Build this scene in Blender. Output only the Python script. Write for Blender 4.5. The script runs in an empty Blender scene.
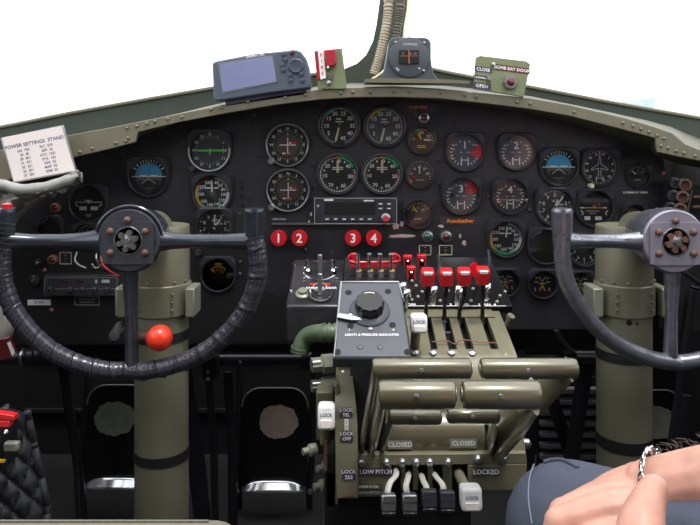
import bpy, math, random
from math import sin, cos, pi, radians
from mathutils import Vector, Matrix
random.seed(7)
sc = bpy.context.scene
COL = sc.collection
# ------------------------------------------------------------------ camera, world, light
F = 680.0; HX, HY = 350.0, 140.0; CZ = 0.85
cam_d = bpy.data.cameras.new('camera'); cam = bpy.data.objects.new('camera', cam_d); COL.objects.link(cam)
cam.location = (0, 0, CZ); cam.rotation_euler = (pi/2, 0, 0)
cam_d.sensor_width = 36.0; cam_d.sensor_fit = 'HORIZONTAL'; cam_d.lens = 36.0*F/700.0
cam_d.shift_x = 0.0; cam_d.shift_y = -(262.5-HY)/700.0
cam_d.clip_start = 0.02; cam_d.clip_end = 500
sc.camera = cam
w = bpy.data.worlds.new('sky'); sc.world = w; w.use_nodes = True
wn = w.node_tree.nodes; wl = w.node_tree.links; wn.clear()
wo = wn.new('ShaderNodeOutputWorld'); wb = wn.new('ShaderNodeBackground'); wr = wn.new('ShaderNodeValToRGB')
wt = wn.new('ShaderNodeTexCoord'); ws = wn.new('ShaderNodeSeparateXYZ')
wl.new(wt.outputs['Generated'], ws.inputs[0]); wl.new(ws.outputs['Z'], wr.inputs[0])
wr.color_ramp.elements[0].position = 0.0; wr.color_ramp.elements[0].color = (0.80, 0.80, 0.80, 1)
wr.color_ramp.elements[1].position = 0.12; wr.color_ramp.elements[1].color = (0.97, 0.985, 1.0, 1)
wl.new(wr.outputs[0], wb.inputs[0]); wl.new(wb.outputs[0], wo.inputs[0]); wb.inputs[1].default_value = 2.3
sun_d = bpy.data.lights.new('sun', 'SUN'); sun = bpy.data.objects.new('sun', sun_d); COL.objects.link(sun)
sun_d.energy = 2.0; sun_d.angle = radians(11); sun_d.color = (1.0, 0.96, 0.9)
sun.rotation_euler = Vector((-0.15, 0.27, -1.0)).to_track_quat('-Z', 'Y').to_euler()
vs = sc.view_settings; vs.view_transform = 'Standard'; vs.look = 'None'; vs.gamma = 1.0; vs.use_curve_mapping = False
vs.exposure = 0.22

# ------------------------------------------------------------------ helpers
def P(px, py, Y): return Vector(((px-HX)/F*Y, Y, CZ + (HY-py)/F*Y))
def k(Y): return Y/F
def S(r, g, b):
    f = lambda c: (c/255/12.92) if c/255 <= 0.04045 else ((c/255+0.055)/1.055)**2.4
    return (f(r), f(g), f(b), 1)
M = {}
def mat(name, col, rough=0.5, metal=0.0, var=0.15, scale=60, bump=0.0, spec=0.5, wear=None, wscale=25, wthr=0.62, emit=0.0, coat=0.0, crough=0.12):
    m = bpy.data.materials.new(name); m.use_nodes = True; M[name] = m
    nt = m.node_tree; n = nt.nodes; l = nt.links
    b = n['Principled BSDF']
    tc = n.new('ShaderNodeTexCoord'); no = n.new('ShaderNodeTexNoise'); no.inputs['Scale'].default_value = scale
    no.inputs['Detail'].default_value = 5
    l.new(tc.outputs['Object'], no.inputs['Vector'])
    r = n.new('ShaderNodeValToRGB'); e = r.color_ramp.elements
    e[0].position = 0.3; e[1].position = 0.7
    e[0].color = tuple(c*(1-var) for c in col[:3])+(1,); e[1].color = tuple(min(1, c*(1+var)) for c in col[:3])+(1,)
    l.new(no.outputs['Fac'], r.inputs[0]); out = r.outputs[0]
    if wear:
        n2 = n.new('ShaderNodeTexNoise'); n2.inputs['Scale'].default_value = wscale; n2.inputs['Detail'].default_value = 8
        l.new(tc.outputs['Object'], n2.inputs['Vector'])
        r2 = n.new('ShaderNodeValToRGB'); r2.color_ramp.elements[0].position = wthr; r2.color_ramp.elements[1].position = wthr+0.03
        l.new(n2.outputs['Fac'], r2.inputs[0])
        mx = n.new('ShaderNodeMix'); mx.data_type = 'RGBA'
        l.new(r2.outputs[0], mx.inputs[0]); l.new(out, mx.inputs[6]); mx.inputs[7].default_value = wear
        out = mx.outputs[2]
    l.new(out, b.inputs['Base Color'])
    b.inputs['Roughness'].default_value = rough; b.inputs['Metallic'].default_value = metal
    b.inputs['Specular IOR Level'].default_value = spec
    b.inputs['Coat Weight'].default_value = coat; b.inputs['Coat Roughness'].default_value = 0.12
    if emit:
        l.new(out, b.inputs['Emission Color']); b.inputs['Emission Strength'].default_value = emit
    if bump:
        bp = n.new('ShaderNodeBump'); bp.inputs['Strength'].default_value = bump; bp.inputs['Distance'].default_value = 0.002
        l.new(no.outputs['Fac'], bp.inputs['Height']); l.new(bp.outputs[0], b.inputs['Normal'])
    return m
def glassmat(name, tint, refl):
    m = bpy.data.materials.new(name); m.use_nodes = True; M[name] = m
    nt = m.node_tree; n = nt.nodes; l = nt.links; n.clear()
    o = n.new('ShaderNodeOutputMaterial'); t = n.new('ShaderNodeBsdfTransparent'); g = n.new('ShaderNodeBsdfGlossy')
    t.inputs[0].default_value = tint; g.inputs['Roughness'].default_value = 0.03
    lw = n.new('ShaderNodeFresnel'); lw.inputs[0].default_value = 1.45
    mu = n.new('ShaderNodeMath'); mu.operation = 'MULTIPLY'; mu.inputs[1].default_value = refl
    l.new(lw.outputs[0], mu.inputs[0])
    mx = n.new('ShaderNodeMixShader'); l.new(mu.outputs[0], mx.inputs[0]); l.new(t.outputs[0], mx.inputs[1]); l.new(g.outputs[0], mx.inputs[2])
    l.new(mx.outputs[0], o.inputs[0])
glassmat('pane_glass', (0.97, 0.985, 0.98, 1), 0.6)
glassmat('dial_glass', (0.98, 0.98, 0.98, 1), 0.8)
mat('panel_black', S(42, 41, 46), 0.42, var=0.3, scale=22, bump=0.10, spec=0.4, wear=S(92, 86, 88), wscale=45, wthr=0.67)
mat('bezel_black', S(54, 55, 61), 0.30, var=0.2, spec=0.4)
mat('dial_black', S(30, 29, 32), 0.6, var=0.1)
mat('dial_grey', S(78, 80, 92), 0.6, var=0.1)
mat('dial_brown', S(78, 62, 60), 0.6, var=0.15)
mat('dial_blue', S(52, 56, 70), 0.5, var=0.15)
mat('sky_blue', S(60, 160, 205), 0.5, var=0.08)
mat('earth_grey', S(88, 86, 84), 0.6)
mat('white', S(236, 236, 236), 0.5, var=0.03)
mat('mark_white', S(235, 237, 238), 0.6, var=0.05)
mat('mark_grey', S(175, 177, 182), 0.6, var=0.05)
mat('mark_green', S(40, 190, 120), 0.5, var=0.05)
mat('bright_green', S(90, 230, 60), 0.5, var=0.05)
mat('mark_yellow', S(235, 180, 50), 0.5, var=0.05)
mat('mark_orange', S(235, 130, 40), 0.5, var=0.05)
mat('mark_cream', S(222, 212, 180), 0.5, var=0.05)
mat('mark_red', S(210, 40, 40), 0.5, var=0.05)
mat('red', S(200, 26, 38), 0.35, var=0.08, coat=0.3)
mat('red_ball', S(225, 55, 30), 0.35, var=0.05, coat=0.3)
mat('guard_red', S(158, 32, 42), 0.4, var=0.08)
mat('dark_red', S(88, 24, 30), 0.25, var=0.1, coat=0.5)
mat('dark_green_lens', S(30, 90, 60), 0.25, var=0.1, coat=0.5)
mat('olive', S(110, 106, 86), 0.42, var=0.10, scale=30, bump=0.04, wear=S(165, 160, 140), wscale=60, wthr=0.70)
mat('olive_gloss', S(97, 92, 73), 0.30, metal=0.3, var=0.08, scale=20, coat=1.0)
mat('column_olive', S(118, 117, 99), 0.38, metal=0.15, var=0.07, scale=20, coat=0.15)
mat('olive_lip', S(105, 101, 84), 0.45, var=0.08, scale=30, wear=S(110, 105, 90), wscale=60, wthr=0.68)
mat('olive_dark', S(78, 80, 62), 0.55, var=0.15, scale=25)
mat('deck_olive', S(88, 87, 74), 0.6, var=0.12, scale=20)
mat('olive_green', S(116, 124, 92), 0.45, var=0.08)
mat('frame_green', S(46, 56, 47), 0.5, var=0.15, scale=25)
mat('duct_green', S(86, 102, 78), 0.4, var=0.15)
mat('steel', S(175, 176, 180), 0.28, metal=0.9, var=0.1)
mat('bright_steel', S(228, 225, 218), 0.3, metal=0.45, var=0.05)
mat('chrome', S(215, 215, 220), 0.12, metal=1.0, var=0.05)
mat('heel_steel', S(235, 235, 242), 0.16, metal=0.9, var=0.05)
mat('fitting_grey', S(140, 142, 128), 0.4, metal=0.3, var=0.1)
mat('copper', S(170, 120, 100), 0.4, metal=0.6, var=0.25)
mat('rust', S(104, 74, 63), 0.55, metal=0.2, var=0.25, scale=200)
mat('wheel_blue', S(52, 57, 67), 0.22, metal=0.35, var=0.15, scale=40, coat=0.2)
mat('wheel_bare', S(128, 130, 140), 0.27, metal=0.75, var=0.22, scale=60, wear=S(92, 92, 98), wscale=140, wthr=0.62)
mat('hub_grey', S(64, 66, 75), 0.42, metal=0.25, var=0.10, scale=30)
mat('hub_mauve', S(150, 146, 160), 0.36, metal=0.45, var=0.10, scale=30)
mat('wrap', S(54, 54, 66), 0.30, var=0.2, scale=120, bump=0.15, coat=0.15)
mat('hole_black', S(10, 10, 11), 0.8, var=0.05)
mat('black_gloss', S(22, 22, 25), 0.24, var=0.15, spec=0.5)
mat('black_matte', S(15, 15, 17), 0.6, var=0.2)
mat('box_black', S(40, 39, 44), 0.3, var=0.2, wear=S(90, 88, 90), wscale=60, wthr=0.7)
mat('black_paint', S(26, 27, 33), 0.35, var=0.15)
mat('box_bluegrey', S(60, 64, 73), 0.42, var=0.10, scale=25, metal=0.15)
mat('box_edge', S(40, 42, 46), 0.5)
mat('gps_body', S(74, 84, 98), 0.42, var=0.06)
mat('gps_screen', S(124, 130, 166), 0.22, var=0.10, scale=8)
mat('gps_button', S(58, 66, 80), 0.45, var=0.05)
mat('compass_body', S(66, 72, 80), 0.5, var=0.10)
mat('paper', S(228, 218, 216), 0.7, var=0.04, scale=15)
mat('ink', S(90, 90, 125), 0.7, var=0.1)
mat('grey_cover', S(134, 134, 130), 0.36, var=0.2, scale=18, bump=0.3, coat=0.2)
mat('quilt', S(58, 60, 65), 0.6, var=0.2, scale=30, bump=0.2)
mat('canvas', S(112, 108, 97), 0.85, var=0.1, scale=150, bump=0.2)
mat('conduit', S(170, 160, 142), 0.4, metal=0.3, var=0.15)
mat('conduit_dark', S(92, 84, 74), 0.5, var=0.2)
mat('label_dark', S(62, 56, 84), 0.5, var=0.1)
mat('label_black', S(30, 30, 32), 0.5, var=0.1)
mat('label_red', S(96, 36, 44), 0.5, var=0.1)
mat('worn_tan', S(186, 164, 152), 0.55, var=0.15, scale=50)
mat('worn_olive', S(126, 131, 114), 0.55, var=0.15, scale=50)
mat('chip_pink', S(190, 165, 158), 0.6, var=0.2, scale=100)
mat('skin', S(190, 142, 126), 0.45, var=0.16, scale=45, bump=0.3, spec=0.4)
mat('denim', S(62, 68, 84), 0.85, var=0.12, scale=300, bump=0.15)
mat('stitch', S(104, 112, 130), 0.85, var=0.1)
mat('shirt', S(70, 80, 110), 0.85, var=0.1)
mat('hair', S(72, 58, 44), 0.6, var=0.1)
mat('floor_dark', S(22, 22, 23), 0.7, var=0.25, scale=15)
mat('wall_dark', S(20, 20, 22), 0.7, var=0.2, scale=12)
mat('wall_olive', S(80, 82, 66), 0.6, var=0.15, scale=12)
mat('slat_grey', S(110, 112, 114), 0.5, metal=0.2, var=0.15)
mat('far_blue', S(150, 166, 192), 0.7, var=0.05)

BASE = {}
def setp(o, label=None, cat=None, group=None, kind=None):
    if label: o['label'] = label
    if cat: o['category'] = cat
    if group: o['group'] = group
    if kind: o['kind'] = kind
    return o
def thing(name, loc, label, cat, group=None):
    o = bpy.data.objects.new(name, None); COL.objects.link(o); o.location = loc; o.empty_display_size = 0.02
    BASE[o.name] = Vector(loc)
    return setp(o, label, cat, group)
def basis(d):
    d = Vector(d).normalized()
    a = Vector((0, 0, 1)) if abs(d.z) < 0.9 else Vector((1, 0, 0))
    u = d.cross(a).normalized(); return u, u.cross(d).normalized(), d
def catmull(pts, n=8):
    pts = [Vector(p) for p in pts]; out = []
    q = [pts[0]*2-pts[1]]+pts+[pts[-1]*2-pts[-2]]
    for i in range(1, len(q)-2):
        for j in range(n):
            t = j/n; a, b, c, d = q[i-1], q[i], q[i+1], q[i+2]
            out.append(0.5*((2*b)+(c-a)*t+(2*a-5*b+4*c-d)*t*t+(3*b-a-3*c+d)*t**3))
    out.append(pts[-1]); return out
TXT = {}
def textmesh(s):
    if s not in TXT:
        c = bpy.data.curves.new('t', 'FONT'); c.body = s; c.align_x = 'CENTER'; c.align_y = 'CENTER'; c.resolution_u = 2; c.offset = 0.018
        o = bpy.data.objects.new('t', c); COL.objects.link(o)
        me = bpy.data.meshes.new_from_object(o)
        TXT[s] = ([tuple(v.co) for v in me.vertices], [tuple(p.vertices) for p in me.polygons])
        bpy.data.objects.remove(o); bpy.data.curves.remove(c); bpy.data.meshes.remove(me)
    return TXT[s]
class MB:
    def __init__(s, m=None): s.v = []; s.f = []; s.mi = []; s.slots = []; s.cur = 0; m and s.use(m)
    def use(s, m):
        if m not in s.slots: s.slots.append(m)
        s.cur = s.slots.index(m); return s
    def add(s, vs, fs):
        o = len(s.v); s.v += [Vector(v) for v in vs]; s.f += [tuple(i+o for i in f) for f in fs]; s.mi += [s.cur]*len(fs); return s
    def box(s, c, size, R=None):
        c = Vector(c); R = R or Matrix.Identity(3); x, y, z = [d/2 for d in size]
        vs = [c + R @ Vector((a*x, b*y, d*z)) for a in (-1, 1) for b in (-1, 1) for d in (-1, 1)]
        return s.add(vs, [(0, 1, 3, 2), (4, 6, 7, 5), (0, 4, 5, 1), (2, 3, 7, 6), (0, 2, 6, 4), (1, 5, 7, 3)])
    def lathe(s, prof, o, d, seg=20, arc=None):
        u, v, d = basis(d); o = Vector(o); vs = []; fs = []; n = len(prof)
        for r, h in prof:
            for i in range(seg):
                a = 2*pi*i/seg; vs.append(o+d*h+u*(r*cos(a))+v*(r*sin(a)))
        for j in range(n-1):
            for i in range(seg):
                i2 = (i+1) % seg; fs.append((j*seg+i, j*seg+i2, (j+1)*seg+i2, (j+1)*seg+i))
        if prof[0][0] > 1e-6: fs.append(tuple(range(seg))[::-1])
        if prof[-1][0] > 1e-6: fs.append(tuple((n-1)*seg+i for i in range(seg)))
        return s.add(vs, fs)
    def cyl(s, p0, p1, r0, r1=None, seg=18):
        p0 = Vector(p0); p1 = Vector(p1); d = p1-p0
        return s.lathe([(r0, 0), (r0 if r1 is None else r1, d.length)], p0, d, seg)
    def tube(s, pts, r, seg=12, flat=None, up=None, closed=False):
        pts = [Vector(p) for p in pts]; n = len(pts); vs = []; fs = []
        R = r if isinstance(r, (list, tuple)) else [r]*n
        pu = None
        for i, p in enumerate(pts):
            if closed: t = (pts[(i+1) % n]-pts[i-1]).normalized()
            else: t = (pts[min(i+1, n-1)]-pts[max(i-1, 0)]).normalized()
            if up is not None: u = (Vector(up)-t*Vector(up).dot(t)).normalized()
            elif pu is None: u = basis(t)[0]
            else: u = (pu-t*pu.dot(t)).normalized()
            pu = u; v = t.cross(u)
            for j in range(seg):
                a = 2*pi*(j+0.5)/seg
                fx, fy = (1, 1) if flat is None else flat
                vs.append(p+u*(R[i]*fx*cos(a))+v*(R[i]*fy*sin(a)))
        m = n if closed else n-1
        for i in range(m):
            i2 = (i+1) % n
            for j in range(seg):
                j2 = (j+1) % seg; fs.append((i*seg+j, i*seg+j2, i2*seg+j2, i2*seg+j))
        if not closed: fs.append(tuple(range(seg))[::-1]); fs.append(tuple((n-1)*seg+j for j in range(seg)))
        return s.add(vs, fs)
    def sphere(s, c, r, sc_=(1, 1, 1), seg=16, R=None):
        c = Vector(c); vs = [c+Vector((0, 0, r*sc_[2]))]; fs = []; rings = seg//2
        for i in range(1, rings):
            t = pi*i/rings
            for j in range(seg):
                a = 2*pi*j/seg; vs.append(c+Vector((r*sc_[0]*sin(t)*cos(a), r*sc_[1]*sin(t)*sin(a), r*sc_[2]*cos(t))))
        vs.append(c-Vector((0, 0, r*sc_[2])))
        for j in range(seg): fs.append((0, 1+j, 1+(j+1) % seg))
        for i in range(rings-2):
            for j in range(seg):
                a = 1+i*seg; j2 = (j+1) % seg; fs.append((a+j, a+seg+j, a+seg+j2, a+j2))
        e = len(vs)-1; a = 1+(rings-2)*seg
        for j in range(seg): fs.append((a+j, e, a+(j+1) % seg))
        return s.add(vs, fs)
    def prism(s, poly, vec):
        poly = [Vector(p) for p in poly]; vec = Vector(vec); n = len(poly)
        nrm = Vector((0, 0, 0))
        for i in range(n): nrm += poly[i].cross(poly[(i+1) % n])
        if nrm.dot(vec) > 0: poly = poly[::-1]
        return s.add(poly+[p+vec for p in poly], [tuple(range(n)), tuple(range(2*n-1, n-1, -1))]+[(i, n+i, n+(i+1) % n, (i+1) % n) for i in range(n)])
    def grid(s, rows, flip=False):
        vs = [p for r in rows for p in r]; n = len(rows[0]); fs = []
        for i in range(len(rows)-1):
            for j in range(n-1):
                q = (i*n+j, i*n+j+1, (i+1)*n+j+1, (i+1)*n+j); fs.append(q[::-1] if flip else q)
        return s.add(vs, fs)
    def build(s, name, root=None, base=None, bevel=0.0, seg=2, ang=38, label=None):
        b = BASE[root.name] if root else (Vector(base) if base is not None else sum(s.v, Vector())/len(s.v))
        me = bpy.data.meshes.new(name); me.from_pydata([v-b for v in s.v], [], s.f)
        for m in s.slots: me.materials.append(M[m])
        for p, i in zip(me.polygons, s.mi): p.material_index = i; p.use_smooth = True
        me.set_sharp_from_angle(angle=radians(ang))
        o = bpy.data.objects.new(name, me); COL.objects.link(o); BASE[o.name] = b
        if root: o.parent = root
        else: o.location = b
        if bevel:
            bm = o.modifiers.new('bevel', 'BEVEL'); bm.width = bevel; bm.segments = seg; bm.limit_method = 'ANGLE'; bm.angle_limit = radians(35)
        if label: o['label'] = label
        return o
class Draw:
    """flat marks on a plane: origin O, unit axes U, V, scale"""
    def __init__(s, mb, O, U=(1, 0, 0), V=(0, 0, 1), sc_=1.0, h=0.0004):
        s.mb = mb; s.O = Vector(O); s.U = Vector(U).normalized(); s.V = Vector(V).normalized(); s.N = s.U.cross(s.V); s.s = sc_; s.h = h
    def p(s, x, y, h=None): return s.O+s.U*(x*s.s)+s.V*(y*s.s)+s.N*(s.h if h is None else h)
    def poly(s, m, pts, h=None):
        n = len(pts); ar = sum(pts[i][0]*pts[(i+1) % n][1]-pts[(i+1) % n][0]*pts[i][1] for i in range(n))
        if ar < 0: pts = pts[::-1]
        s.mb.use(m); s.mb.add([s.p(x, y, h) for x, y in pts], [tuple(range(n))])
    def rect(s, m, x0, y0, x1, y1, h=None): s.poly(m, [(x0, y0), (x1, y0), (x1, y1), (x0, y1)], h)
    def line(s, m, x0, y0, x1, y1, w, h=None):
        dx, dy = x1-x0, y1-y0; L = math.hypot(dx, dy) or 1; nx, ny = -dy/L*w/2, dx/L*w/2
        s.poly(m, [(x0+nx, y0+ny), (x0-nx, y0-ny), (x1-nx, y1-ny), (x1+nx, y1+ny)], h)
    def arc(s, m, a0, a1, r0, r1, n=None, h=None):
        n = n or max(3, int(abs(a1-a0)/6)); s.mb.use(m); vs = []
        for i in range(n+1):
            a = radians(a0+(a1-a0)*i/n); vs += [s.p(r0*sin(a), r0*cos(a), h), s.p(r1*sin(a), r1*cos(a), h)]
        s.mb.add(vs, [(2*i, 2*i+2, 2*i+3, 2*i+1) for i in range(n)])
    def disc(s, m, x, y, r, h=None, n=20): s.poly(m, [(x+r*cos(2*pi*i/n), y+r*sin(2*pi*i/n)) for i in range(n)], h)
    def tick(s, m, a, r0, r1, w, h=None):
        a = radians(a); s.line(m, r0*sin(a), r0*cos(a), r1*sin(a), r1*cos(a), w, h)
    def ticks(s, m, a0, a1, n, r0, r1, w):
        for i in range(n+1): s.tick(m, a0+(a1-a0)*i/n, r0, r1, w)
    def text(s, m, t, x, y, size, h=None, rot=0):
        vs, fs = textmesh(t); s.mb.use(m); c, d = cos(radians(rot)), sin(radians(rot))
        s.mb.add([s.p(x+size*(vx*c-vy*d), y+size*(vx*d+vy*c), h) for vx, vy, _ in vs], fs)
    def nums(s, m, items, r, size):
        for a, t in items: s.text(m, t, r*sin(radians(a)), r*cos(radians(a)), size)

# ------------------------------------------------------------------ setting
def struct(mb, name, **kw):
    o = mb.build(name, **kw); o['kind'] = 'structure'; return o
struct(MB('floor_dark').box((0, 0.55, -0.03), (1.9, 2.7, 0.06)), 'floor')
wf = MB('wall_dark').box((0, 1.86, 0.42), (1.9, 0.04, 0.84))
for i in range(3): wf.box((0, 1.835, 0.12+i*0.16), (1.8, 0.01, 0.010))
struct(wf, 'wall_front')
for nm, sx in (('wall_left', -1), ('wall_right', 1)):
    m = MB('wall_dark').box((sx*0.90, 0.55, 0.42), (0.04, 2.6, 0.84)); m.use('wall_olive')
    m.box((sx*0.90, 0.55, 1.36), (0.04, 2.6, 0.12))
    for y in (-0.70, 0.10, 0.95): m.box((sx*0.90, y, 1.07), (0.04, 0.06, 0.46))
    struct(m, nm)
struct(MB('wall_olive').box((0, -0.78, 0.7), (1.9, 0.04, 1.4)), 'unseen_wall_back')  # unseen rear wall, added so the panel and dial glass reflect something dark
struct(MB('wall_olive').box((0, -0.36, 1.44), (1.9, 0.84, 0.04)), 'unseen_ceiling')  # unseen roof added against sky reflections, left open ahead to let light in

# windshield frame: sill and centre post as one pressed frame
YF = 1.46
up_l = [(-70, 138), (0, 127), (60, 115), (120, 104), (180, 93.5), (250, 82), (320, 73.5), (344, 69), (357, 63.5), (366, 55), (373, 41), (377, 22), (380, 0), (385, -70)]
up_r = [(409, -70), (408.5, 0), (406, 22), (404, 38), (407, 54), (415, 63), (430, 68.5), (480, 78.5), (528, 86.5), (620, 104), (700, 118), (770, 131)]
low = [(770, 175), (700, 160), (620, 132), (528, 106), (430, 98), (350, 96), (250, 108), (180, 125), (60, 160), (-70, 200)]
fr = MB('frame_green').prism([P(x, y, YF) for x, y in up_l+up_r+low], (0, 0.035, 0))
def rim_line(pts, r, Y):
    return [P(x, y, Y) for x, y in pts]
fr.use('olive_lip').tube(catmull([P(x, y, YF-0.003) for x, y in up_l[:8]], 4), 0.004, 8)
fr.tube(catmull([P(x, y, YF-0.003) for x, y in up_r[5:]], 4), 0.004, 8)
struct(fr, 'trim_1')
for nm, pts in (('window_1', up_l+[(385, -160), (-70, -160)]), ('window_2', [(409, -160)]+up_r+[(770, -160)])):
    struct(MB('pane_glass').prism([P(x, y, YF+0.018) for x, y in pts], (0, 0.004, 0)), nm)
# far building seen through the right windshield
fb = MB('far_blue').prism([P(x, y, 40) for x, y in ((624, 101.5), (655, 97.5), (668, 95.5), (668, 96.5), (655, 99.5), (653.5, 112), (630, 112))], (0, 6, 0))
setp(fb.build('building'), 'pale blue roofline far off, seen low through the right windshield', 'building')

# ------------------------------------------------------------------ glareshield
YL = 1.20; YP = 1.30
lip_t = [(-60, 166), (0, 150), (40, 140), (75, 134), (110, 127.5), (137, 122), (160, 117.5), (180, 113.5), (225, 104.5), (275, 95.5), (320, 89.5), (350, 87.5), (395, 87), (440, 89), (490, 94), (530, 98), (570, 105), (623, 117.5), (650, 125.5), (672, 133), (685, 144), (700, 150), (770, 172)]
lip_b = [(-60, 200), (0, 183), (40, 169), (75, 157), (110, 149), (136, 142), (138, 132), (180, 122), (225, 113.5), (275, 105), (320, 99.5), (350, 97.5), (395, 97), (440, 98.5), (490, 104), (530, 109), (570, 116), (623, 129.5), (655, 138), (657, 152), (680, 157), (700, 161), (770, 183)]
g = thing('glareshield', P(350, 92, YL), 'curved olive metal glareshield with riveted lip arching over the instrument panel', 'glareshield')
MB('olive_lip').prism([P(x, y, YL) for x, y in lip_t+lip_b[::-1]], (0, 0.006, 0)).build('lip', g, bevel=0.0012)
dk = MB('deck_olive')
sil = [(-60, 180), (0, 168), (40, 158), (75, 148), (110, 139), (137, 132), (160, 127), (180, 121), (225, 110), (275, 100), (320, 94), (350, 92), (395, 92), (440, 94), (490, 99), (530, 104), (570, 111), (623, 122), (650, 129), (672, 138), (685, 146), (700, 154), (770, 176)]
back = [(x*1.0, min(y, yl)+2) for (x, y), (_, yl) in zip(sil, lip_t)]
# deck rises from the lip to the windshield sill
sill = [(-60, 172), (0, 160), (40, 149), (75, 140), (110, 131.5), (137, 125), (160, 119), (180, 113), (225, 102), (275, 92), (320, 86), (350, 83), (395, 83), (440, 85), (490, 90), (530, 96), (570, 104), (623, 115), (650, 121), (672, 127), (685, 133), (700, 139), (770, 160)]
dk.grid([[P(x, y, YL+0.004) for x, y in lip_t], [P(x, y, YF-0.002) for x, y in sill]])
dk.build('deck', g)
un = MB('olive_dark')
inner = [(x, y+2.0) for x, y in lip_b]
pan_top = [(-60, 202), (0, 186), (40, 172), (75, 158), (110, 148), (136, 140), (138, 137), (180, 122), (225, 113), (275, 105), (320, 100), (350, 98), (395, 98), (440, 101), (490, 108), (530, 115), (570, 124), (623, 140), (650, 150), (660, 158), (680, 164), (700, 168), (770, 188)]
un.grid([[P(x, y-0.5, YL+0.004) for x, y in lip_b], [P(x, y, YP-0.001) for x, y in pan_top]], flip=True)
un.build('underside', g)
riv = [(80, 152), (92, 148.5), (116, 143), (126, 141), (128, 138), (127, 128), (137, 126), (147, 123.5), (155, 121.5), (168, 119), (182, 117), (211, 109.5), (221, 107.5), (248, 102), (285, 97.5), (305, 95), (341, 93), (353, 92), (370, 92), (394, 91.5), (409, 91.5), (441, 93), (465, 95), (476, 96.5), (517, 102), (530, 103.5), (574, 112), (623, 123), (633, 126), (641, 129), (649, 132), (657, 135.5), (664, 138.5), (661, 146), (668, 148), (676, 151), (684, 153), (695, 156)]
for x, y in riv:
    MB('olive_lip').lathe([(0.0032, 0), (0.0030, 0.0012), (0.0018, 0.0024), (0, 0.0028)], P(x, y, YL), (0, -1, 0), 10).build('rivet', g)

# ------------------------------------------------------------------ instrument panel
ip = thing('instrument_panel', P(350, 215, YP), 'wide black metal panel under the glareshield carrying all the round dials', 'instrument panel')
outline = [(0, 345), (0, 190)]+[(x, y-1) for x, y in pan_top[2:19]]+[(664, 160), (668, 190), (664, 300), (600, 303), (590, 330), (500, 330), (480, 300), (300, 300), (292, 345)]
MB('panel_black').prism([P(x, y, YP) for x, y in outline], (0, 0.02, 0)).build('main_board', ip, bevel=0.002)
MB('steel').box(P(331, 223.6, YP-0.004), (118*k(YP), 0.010, 1.6*k(YP))).build('edge_strip', ip, label='bright worn metal edge strip under the radio')
def blob(m, cx, cy, rx, ry, n=14):
    pc = MB(m); d = Draw(pc, P(0, 0, YP), sc_=k(YP), h=0.0006)
    d.poly(m, [(cx+rx*cos(2*pi*i/n)*random.uniform(0.65, 1.15), -cy+ry*sin(2*pi*i/n)*random.uniform(0.6, 1.2)) for i in range(n)])
    pc.build('worn_paint', ip, label='bare pinkish metal where the paint chipped')
for a in ((402, 236, 16, 2.2), (396, 226, 4, 4), (402, 224, 2.5, 3), (441, 226, 3, 2), (404, 207, 1.2, 2), (311, 214, 1.2, 2.5), (309, 222, 1, 2), (464, 243, 2, 3), (460, 236, 1.5, 2), (531, 234, 2.5, 1.5)): blob('chip_pink', *a)
for x, y in ((315, 131), (315, 187), (454, 124), (260, 155), (315, 144), (254, 122), (452, 195), (452, 178), (488, 196), (530, 210), (484, 134), (313, 116), (313, 164), (664, 173), (657, 209), (652, 300), (45, 270), (48, 289), (52, 310), (28, 220), (72, 165), (305, 250), (606, 200), (571, 150), (240, 262), (240, 274), (620, 164), (440, 160), (440, 183)):
    MB('bezel_black' if x not in (664, 657, 45, 48, 52) else 'copper').lathe([(0.0042, 0), (0.0042, 0.003), (0.002, 0.005), (0, 0.005)], P(x, y, YP), (0, -1, 0), 8).build('screw', ip)
MB('black_matte').prism([P(x, y, YP-.0015) for x, y in ((4, 248), (264, 248), (264, 290), (286, 300), (286, 342), (4, 342))], (0, .002, 0)).build('lower_plate', ip)
ho = MB('hole_black'); dh = Draw(ho, P(0, 0, YP), sc_=k(YP), h=0.0005)
for y in (183, 188, 197, 206): dh.disc('hole_black', 242.5, -y, 2.2)
ho.build('socket_holes', ip)

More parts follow.
